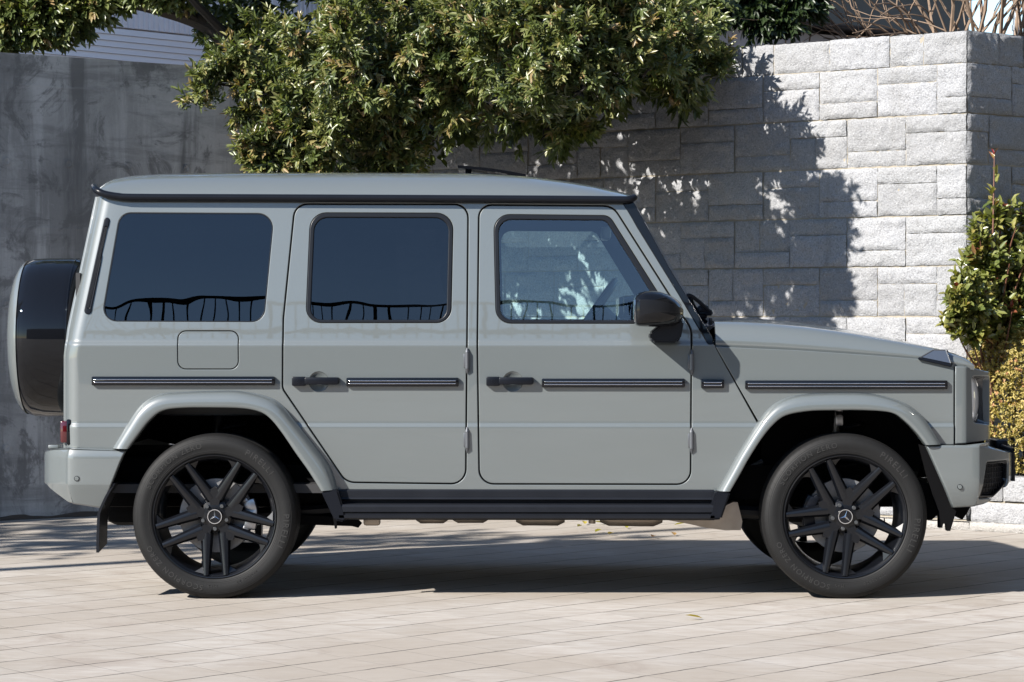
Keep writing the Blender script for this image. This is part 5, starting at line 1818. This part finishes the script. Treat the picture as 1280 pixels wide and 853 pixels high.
# ---- door mirrors
def mirror_sections():
    return [(793.8, 372.5, 405, -.185, .010, 5), (795.5, 369.5, 407, -.196, .020, 4.5), (799, 366.3, 408.3, -.202, .028, 4), (806, 364.2, 408.7, -.203, .036, 3.4), (815, 363.6, 408.8, -.199, .042, 3), (825, 364.6, 408.8, -.190, .05, 2.8), (835, 367.8, 408.7, -.174, .056, 2.6), (843, 371.8, 408, -.152, .062, 2.5), (849, 376, 406, -.125, .068, 2.4), (853, 380.5, 403, -.095, .075, 2.3), (855.3, 386, 397, -.06, .078, 2.2)]
for side in (1, -1):
    def Yq(y): return y if side > 0 else W - y
    b = bmesh.new(); rings = []
    for px, pa_, pb_, ya, yb_, n_ in mirror_sections():
        x, z1 = U(px, pa_, -.12); _, z0 = U(px, pb_, -.12)
        cy, cz2, hy, hz = (ya + yb_) / 2, (z0 + z1) / 2, (yb_ - ya) / 2, (z1 - z0) / 2
        ring = []
        for k in range(36):
            a = 2 * math.pi * k / 36; c, s = math.cos(a), math.sin(a)
            ring.append((x, Yq(cy + hy * math.copysign(abs(c) ** (2 / n_), c)), cz2 + hz * math.copysign(abs(s) ** (2 / n_), s)))
        rings.append(ring)
    V_ = [[b.verts.new(p) for p in r] for r in rings]
    for A, B in zip(V_, V_[1:]):
        for k in range(36): b.faces.new((A[k], A[(k + 1) % 36], B[(k + 1) % 36], B[k]))
    b.faces.new(V_[0]); b.faces.new(V_[-1])
    bmesh.ops.recalc_face_normals(b, faces=b.faces[:])
    mir = obj('door_mirror', b, M['gloss_black'], car, angle=40)
    # thin indicator strip along the housing
    b = bmesh.new()
    rows = []
    for (px, pa_, pb_, ya, yb_, n_) in mirror_sections()[2:]:
        x, z1 = U(px, pa_, -.12); _, z0 = U(px, pb_, -.12)
        cy, cz2, hy, hz = (ya + yb_) / 2, (z0 + z1) / 2, (yb_ - ya) / 2, (z1 - z0) / 2
        r = []
        for a in (math.pi + .30, math.pi + .12, math.pi - .05, math.pi - .2):
            c, s = math.cos(a), math.sin(a)
            r.append((x, Yq(cy + (hy + .0015) * math.copysign(abs(c) ** (2 / n_), c)), cz2 + hz * math.copysign(abs(s) ** (2 / n_), s) + .012))
        rows.append(r)
    grid_surface(b, rows); bmesh.ops.recalc_face_normals(b, faces=b.faces[:])
    obj('indicator_strip', b, M['seal_rubber'], mir)
    b = bmesh.new()
    pts = [(824, 407), (812.5, 416), (812, 424, ), (816, 428.3), (845, 428.6), (850.5, 423), (854.5, 402), (846, 400)]
    A = [b.verts.new((U(px, py, -.03)[0], Yq(-.075), U(px, py, -.03)[1])) for px, py in pts]
    f0 = b.faces.new(A)
    r = bmesh.ops.extrude_face_region(b, geom=[f0])
    for v in r['geom']:
        if isinstance(v, bmesh.types.BMVert): v.co.y += .175 * side
    bmesh.ops.recalc_face_normals(b, faces=b.faces[:])
    bmesh.ops.bevel(b, geom=b.edges[:], offset=.008, segments=2, affect='EDGES')
    obj('mirror_foot', b, M['black_plastic'], mir)
    b = bmesh.new()
    x, z1 = U(793.3, 375, -.12); _, z0 = U(793.3, 402.5, -.12)
    box(b, (x, Yq(-.085), (z0 + z1) / 2), (.003, .165, z1 - z0), bevel=.001)
    obj('mirror_glass', b, M['chrome'], mir)

# ---- cabin: lining with window openings, floor, seats, dashboard, steering wheel
b = bmesh.new()
for side in (1, -1):
    LIN = SP([(126, 250), (772, 252), (886, 428), (940, 530), (905, 612), (412, 612), (372, 555), (345, 520), (150, 520), (88, 540), (88, 415)])
    hs = [offset(SP(QUARTER), .012), offset(SP(RD_WIN_I), .004), offset(SP(FD_WIN_I), .004)]
    tmpb = bmesh.new()
    if side > 0:
        mp = lambda u, v: Vector((u, YB(u, v) + .045, v)); nn = lambda u, v: Vector((0, 1, 0))
    else:
        mp = lambda u, v: Vector((u, W - YB(u, v) - .045, v)); nn = lambda u, v: Vector((0, -1, 0))
    panel(LIN, hs, mp, nn, VLEV, (), .003, .028, bm=tmpb)
    tm = bpy.data.meshes.new('t'); tmpb.to_mesh(tm); tmpb.free(); b.from_mesh(tm); bpy.data.meshes.remove(tm)
xa, xb = -2.02, .95
box(b, ((xa + xb) / 2, W / 2, .50), (xb - xa, W - .30, .04))
box(b, (-2.015, W / 2, 1.0), (.02, W - .36, 1.0))
obj('cabin_lining', b, M['interior_dark'], car, angle=40)
b = bmesh.new()
rows = []
for px in (140, 300, 500, 700, 775):
    x, z = rail_pt(px)
    rows.append([(x, y, z + dz) for y, dz in ((.20, -.03), (.40, .03), (W / 2, .055), (W - .40, .03), (W - .20, -.03))])
grid_surface(b, rows)
obj('headlining', b, M['interior_light'], car)
def seat(x, y, w):
    b = bmesh.new()
    box(b, (x + .22, y, .80), (.52, w, .16), bevel=.05)
    rot = Vector((0, 1, 0)).to_track_quat('Y', 'Z')
    from mathutils import Matrix
    box(b, (x - .08, y, 1.08), (.14, w, .58), rot=Matrix.Rotation(R(-14), 3, 'Y'), bevel=.05)
    o = obj('seat', b, M['leather'], car)
    b = bmesh.new()
    box(b, (x - .19, y, 1.47), (.09, w * .55, .17), rot=Matrix.Rotation(R(-8), 3, 'Y'), bevel=.035)
    for s in (-.06, .06): tube(b, [(x - .165, y + s, 1.34), (x - .18, y + s, 1.44)], .006, 6)
    obj('headrest', b, M['leather'], o)
for (x, y, w) in ((-.10, .52, .5), (-.10, 1.42, .5), (-.95, .56, .52), (-.95, 1.38, .52)): seat(x, y, w)
b = bmesh.new()
x0, x1 = U(775, 400, .5)[0], U(880, 400, .5)[0]
box(b, ((x0 + x1) / 2 + .12, W / 2, 1.02), (x1 - x0 + .10, W - .34, .30), bevel=.06)
box(b, (x0 + .10, .55, 1.17), (.20, .42, .10), bevel=.03)
dsh = obj('dashboard', b, M['interior_dark'], car)
b = bmesh.new()
box(b, (U(776, 380, 1.0)[0] - .01, .86, U(776, 385, 1.0)[1]), (.02, .50, .10), bevel=.006)
obj('display_screen', b, M['window_dark'], dsh)
b = bmesh.new()
cx, cz2 = U(741, 392, .55)
ud = Vector((.57, 0, .82)); wd = Vector((0, 1, 0)); ax = ud.cross(wd)
pts = [Vector((cx, .55, cz2)) + (ud * math.sin(t) + wd * math.cos(t)) * .185 for t in np.linspace(0, 2 * math.pi, 41)]
tube(b, pts, .018, 10, cap=False)
for a in (0, math.pi, -math.pi / 2):
    tube(b, [Vector((cx, .55, cz2)) + ax * .0, Vector((cx, .55, cz2)) + (ud * math.sin(a) + wd * math.cos(a)) * .18], .018, 8)
tube(b, [Vector((cx, .55, cz2)), Vector((cx, .55, cz2)) - ax * .30], [.07, .03], 14)
if (Vector((cx, .55, cz2)) - ax * .30).x < cx:
    tube(b, [Vector((cx, .55, cz2)), Vector((cx, .55, cz2)) + ax * .30], [.07, .03], 14)
obj('steering_wheel', b, M['leather'], car)
b = bmesh.new()
x, z = U(757, 292, .97)
box(b, (x, .97, z), (.045, .24, .065), bevel=.012); tube(b, [(x, .97, z), (x + .07, .97, z + .06)], .012, 8)
obj('inside_mirror', b, M['interior_light'], car)

# ---- chassis and what hangs below the sill
b = bmesh.new()
box(b, (0.05, W / 2, .52), (3.5, 1.30, .16))
box(b, (1.55, W / 2, .80), (.75, 1.2, .46))
for y in (.42, W - .42): box(b, (0, y, .46), (3.9, .09, .12), bevel=.01)
box(b, (2.08, W / 2, .68), (.24, 1.50, .12))
box(b, (-1.78, W / 2, .56), (.55, 1.3, .16), bevel=.03)
box(b, (-1.72, .72, .40), (.45, .42, .20), bevel=.06)
obj('chassis', b, M['deep_black'], car)
XR, XF = U(268, 646, .03)[0], U(1057, 646, .03)[0]
for xw in (XR, XF):
    b = bmesh.new()
    tube(b, [(xw, .24, .38), (xw, W - .24, .38)], .048, 14)
    lathe_y(b, [(-.14, .001), (-.12, .09), (-.04, .13), (.04, .13), (.12, .09), (.14, .001)], (xw, W / 2 + (.12 if xw > 0 else 0), .40), 20)
    for y in (.36, W - .36):
        tube(b, [(xw + (.12 if xw < 0 else -.12), y, .36), (xw + (.62 if xw < 0 else -.70), y + .02, .395)], .035, 10)
        tube(b, [(xw - .05, y + .05, .42), (xw - .02, y + .09, .86)], [.03, .024], 12)
        tube(b, [(xw + .06, y, .40)] + [(xw + .06 + .055 * math.cos(t), y + .055 * math.sin(t), .44 + .36 * t / 37.7) for t in np.linspace(0, 37.7, 80)], .008, 5)
    bmesh.ops.recalc_face_normals(b, faces=b.faces[:])
    obj('axle', b, M['satin_black'], car)
b = bmesh.new()
def pipe(px0, px1, py0, py1, y, r, seg=14):
    x0, z0 = U(px0, py0, y); x1, z1 = U(px1, py1, y)
    n_ = 7
    pts = [(x0 + (x1 - x0) * k / n_, y, z0 + (z1 - z0) * k / n_ + r) for k in range(n_ + 1)]
    tube(b, pts, [r * (.7 if k in (0, n_) else 1) for k in range(n_ + 1)], seg)
pipe(440, 935, 646, 650, .55, .026)
pipe(645, 706, 657, 657.5, .50, .055)
pipe(750, 828, 657.5, 658.5, .50, .06)
pipe(520, 560, 654.5, 654.5, .50, .05)
pipe(566, 610, 654, 654, .52, .045)
x, z = U(465, 653, .45); box(b, (x, .45, z + .02), (.08, .05, .07), bevel=.012)
x, z = U(740, 652, .45); tube(b, [(x, .45, z + .05), (x, .45, z - .01)], .018, 8)
bmesh.ops.recalc_face_normals(b, faces=b.faces[:])
obj('exhaust', b, M['exhaust_steel'], car)
b = bmesh.new()
pts = [(835, 650.5), (860, 655), (880, 659.5), (905, 663), (926, 663), (928, 652), (922, 628), (916, 628), (880, 645)]
plate(b, pts, .24, .62)
bmesh.ops.recalc_face_normals(b, faces=b.faces[:])
obj('heat_shield', b, M['exhaust_steel'], car)
def hung(name, mat, *plates):
    for pts, y0, y1 in plates:
        b = bmesh.new(); plate(b, pts, y0, y1)
        bmesh.ops.recalc_face_normals(b, faces=b.faces[:])
        obj(name, b, mat, car)
hung('trailing_arm', M['deep_black'], ([(345, 642), (445, 648), (452, 655), (448, 660), (440, 658), (345, 655)], .30, .36))
hung('splash_guard', M['deep_black'], ([(416, 646), (421, 646), (420.5, 661), (418.5, 661)], .05, .10), ([(900, 630), (948, 560), (950, 600), (935, 650), (924, 650)], .50, .55))
b = bmesh.new()
x, z = U(1049, 526, .30); box(b, (x, .30, z), (.035, .02, .05), bevel=.004)
tube(b, [(x, .30, z + .02), (x, .32, z + .06), (x - .02, .40, z - .2)], .018, 8)
obj('level_sensor', b, M['steel'], car)
for (px, py) in ((945, 585), (952, 600), (938, 610)):
    b = bmesh.new(); x, z = U(px, py, .34); tube(b, [(x - .03, .34, z), (x + .03, .36, z + .03)], .014, 8)
    obj('brake_pipe', b, M['steel'], car)

# ---- wheels
def text_arc(txt, r0, a_mid, size, y, flip=False):
    """letters bent round the tyre; a_mid in degrees from the right, counter-clockwise as seen from outside"""
    cu = bpy.data.curves.new('t', 'FONT'); cu.body = txt; cu.size = size; cu.align_x = 'CENTER'; cu.extrude = .0012; cu.resolution_u = 3
    cu.space_character = 1.25
    to = bpy.data.objects.new('t', cu); COL.objects.link(to)
    bpy.context.view_layer.update()
    me = bpy.data.meshes.new_from_object(to.evaluated_get(bpy.context.evaluated_depsgraph_get()))
    bpy.data.objects.remove(to); bpy.data.curves.remove(cu)
    bm_ = bmesh.new(); bm_.from_mesh(me); bpy.data.meshes.remove(me)
    bmesh.ops.subdivide_edges(bm_, edges=[e for e in bm_.edges if e.calc_length() > size * .25], cuts=2)
    for v in bm_.verts:
        r = r0 + v.co.y * 1.0
        a = R(a_mid) - v.co.x / r0
        yy = y + v.co.z * -1.0
        v.co = Vector((r * math.cos(a), yy, r * math.sin(a)))
    return bm_

def spoke(b, ang0, r0, ang1, r1, w0, w1, a0, a1, th):
    """beam from (ang0, r0) to (ang1, r1): ridged face, depth th; a = y offset of the outer ridge"""
    p0 = Vector((r0 * math.cos(R(ang0)), 0, r0 * math.sin(R(ang0)))); p1 = Vector((r1 * math.cos(R(ang1)), 0, r1 * math.sin(R(ang1))))
    d = (p1 - p0).normalized(); n = Vector((-d.z, 0, d.x))
    rings = []
    for t in (0, .25, .5, .75, 1.0):
        p = p0.lerp(p1, t); w = w0 + (w1 - w0) * t; a = a0 + (a1 - a0) * t
        sec = [(-.5, .020), (-.30, .0032), (-.05, 0.0), (.05, 0.0), (.30, .0032), (.5, .020), (.38, th), (-.38, th)]
        rings.append([b.verts.new(p + n * (w * u) + Vector((0, a + v, 0))) for u, v in sec])
    for A, B in zip(rings, rings[1:]):
        for k in range(8): b.faces.new((A[k], A[(k + 1) % 8], B[(k + 1) % 8], B[k]))
    b.faces.new(rings[0]); b.faces.new(rings[-1])

RT = .380
def make_wheel(rot):
    parts = {}
    b = bmesh.new()
    # rim: lip, barrel and hub
    lathe_y(b, [(.012, .2855), (.004, .2845), (.001, .282), (.002, .2785), (.010, .2735), (.014, .268), (.022, .2635), (.060, .258), (.12, .250), (.23, .248), (.245, .262), (.262, .2835)], (0, 0, 0), 96)
    lathe_y(b, [(.022, .001), (.022, .040), (.026, .060), (.038, .074), (.060, .082), (.10, .084)], (0, 0, 0), 60)
    for k in range(5):
        mid = 90 + rot + 72 * k
        # each V: two spokes from one root, spread to the rim
        for s in (-1, 1):
            spoke(b, mid + s * 8, .084, mid + s * 26.3, .272, .060, .034, .020, .002, .055)
            # triangular foot at the rim
            a_, c_ = mid + s * 26.3, mid + s * 17.5
            pts = [(.222, a_ - s * 2.0, .022), (.268, a_ - s * 1.0, .008), (.268, c_ - s * 3, .012), (.250, c_ + s * 1, .026)]
            f_ = [b.verts.new((r * math.cos(R(q)), y, r * math.sin(R(q)))) for r, q, y in pts]
            g_ = [b.verts.new((r * math.cos(R(q)), y + .03, r * math.sin(R(q)))) for r, q, y in pts]
            b.faces.new(f_)
            for i in range(4): b.faces.new((f_[i], f_[(i + 1) % 4], g_[(i + 1) % 4], g_[i]))
        # web in the root of the V
        pts = [(.055, mid - 20, .024), (.055, mid + 20, .024), (.116, mid + 17, .019), (.138, mid, .024), (.116, mid - 17, .019)]
        f_ = [b.verts.new((r * math.cos(R(q)), y, r * math.sin(R(q)))) for r, q, y in pts]
        g_ = [b.verts.new((r * math.cos(R(q)), y + .04, r * math.sin(R(q)))) for r, q, y in pts]
        b.faces.new(f_)
        for i in range(5): b.faces.new((f_[i], f_[(i + 1) % 5], g_[(i + 1) % 5], g_[i]))
    bmesh.ops.recalc_face_normals(b, faces=b.faces[:])
    rim = obj('wheel', b, M['rim_black'], None, angle=28)
    # tyre
    b = bmesh.new()
    prof = [(.020, .276), (.008, .2845), (.003, .288), (.0005, .294), (-.001, .306), (-.0035, .318), (-.005, .330), (-.004, .342), (-.001, .353), (.002, .359), (.004, .3605), (.007, .3655), (.013, .3715), (.022, .3760), (.034, .3785), (.050, .3797)]
    tread = []
    for g in (.075, .117, .159, .201):
        tread += [(g - .006, .380), (g - .005, .3725), (g + .005, .3725), (g + .006, .380)]
    back = [(.276 - a, r) for a, r in prof[::-1]]
    lathe_y(b, prof + tread + back, (0, 0, 0), 128)
    bmesh.ops.recalc_face_normals(b, faces=b.faces[:])
    ty = obj('tyre', b, M['tyre_rubber'], None, angle=40)
    b = bmesh.new()
    for txt, r, a, sz in (('SCORPION ZERO', .319, 128, .034), ('PIRELLI', .317, 50, .040), ('SCORPION ZERO', .319, 232, .034), ('PIRELLI', .317, -12, .040), ('275/50R20', .312, -62, .020), ('M+S', .312, -92, .020)):
        t_ = text_arc(txt, r, a + rot * .3, sz, -.0045)
        tm = bpy.data.meshes.new('t'); t_.to_mesh(tm); t_.free(); b.from_mesh(tm); bpy.data.meshes.remove(tm)
    nb = bmesh.new(); nb.from_mesh(ty.data); nf = len(nb.faces)
    tm = bpy.data.meshes.new('t'); b.to_mesh(tm); b.free(); nb.from_mesh(tm); bpy.data.meshes.remove(tm)
    nb.faces.ensure_lookup_table()
    for f in nb.faces[nf:]: f.material_index = 1; f.smooth = False
    nb.to_mesh(ty.data); nb.free(); ty.data.materials.append(M['tyre_letter'])
    # brake disc and caliper
    b = bmesh.new()
    lathe_y(b, [(.098, .085), (.094, .10), (.094, .170), (.098, .172), (.118, .172), (.120, .10)], (0, 0, 0), 60)
    lathe_y(b, [(.066, .001), (.066, .075), (.094, .085)], (0, 0, 0), 40)
    bmesh.ops.recalc_face_normals(b, faces=b.faces[:])
    di = obj('brake_disc', b, M['cast_iron'], None)
    b = bmesh.new()
    ca = 2 if rot > -5 else 172
    from mathutils import Matrix
    for a in (-14, 0, 14):
        q = R(ca + a)
        box(b, (.163 * math.cos(q), .088, .163 * math.sin(q)), (.056, .05, .060), rot=Matrix.Rotation(-q, 3, 'Y'), bevel=.008)
    for a in (-24, 24):
        q = R(ca + a)
        box(b, (.150 * math.cos(q), .080, .150 * math.sin(q)), (.03, .03, .03), rot=Matrix.Rotation(-q, 3, 'Y'), bevel=.006)
    cal = obj('brake_caliper', b, M['steel'] if rot > -5 else M['satin_black'], None)
    bolts = []
    for k in range(5):
        q = R(90 + rot + 36 + 72 * k)
        b = bmesh.new()
        lathe_y(b, [(.012, .001), (.012, .0075), (.015, .0092), (.04, .0095)], (.057 * math.cos(q), 0, .057 * math.sin(q)), 12)
        bmesh.ops.recalc_face_normals(b, faces=b.faces[:])
        bolts.append(obj('wheel_bolt', b, M['bolt'], None))
    # centre cap with a three-pointed star in a ring
    b = bmesh.new()
    lathe_y(b, [(.010, .001), (.010, .034), (.014, .037), (.03, .038)], (0, 0, 0), 40)
    bmesh.ops.recalc_face_normals(b, faces=b.faces[:])
    cap = obj('centre_cap', b, M['gloss_black'], None)
    b = bmesh.new()
    lathe_y(b, [(.010, .0335), (.0065, .0335), (.0065, .0300), (.010, .0300)], (0, 0, 0), 40)
    for k in range(3):
        q = R(90 + rot * 1.4 + 120 * k)
        d = Vector((math.cos(q), 0, math.sin(q))); n = Vector((-d.z, 0, d.x))
        c_ = b.verts.new((0, .0045, 0)); t_ = b.verts.new(d * .031 + Vector((0, .0075, 0)))
        l_ = b.verts.new(d * .0022 + n * .0040 + Vector((0, .0085, 0))); r_ = b.verts.new(d * .0022 - n * .0040 + Vector((0, .0085, 0)))
        b.faces.new((c_, l_, t_)); b.faces.new((c_, t_, r_))
    em = obj('star_emblem', b, M['chrome'], None, smooth=False)
    return rim, [ty, di, cal, cap, em] + bolts

def place(rim, subs, loc, rz):
    rim.parent = car
    rim.location = Vector(loc) - Vector(car.location)
    rim.rotation_euler = (0, 0, rz)
    for s in subs: s.parent = rim; s.location = (0, 0, 0)
def copy_wheel(rim, subs, loc, rz):
    r = rim.copy(); COL.objects.link(r)
    ss = []
    for s in subs:
        c = s.copy(); COL.objects.link(c); ss.append(c)
    place(r, ss, loc, rz)
wr = make_wheel(1.5)
place(*wr, (XR, .03, RT - .002), 0)
copy_wheel(*wr, (XR, W - .03, RT - .002), math.pi)
wf = make_wheel(-10)
place(*wf, (XF, .03, RT - .002), 0)
copy_wheel(*wf, (XF, W - .03, RT - .002), math.pi)
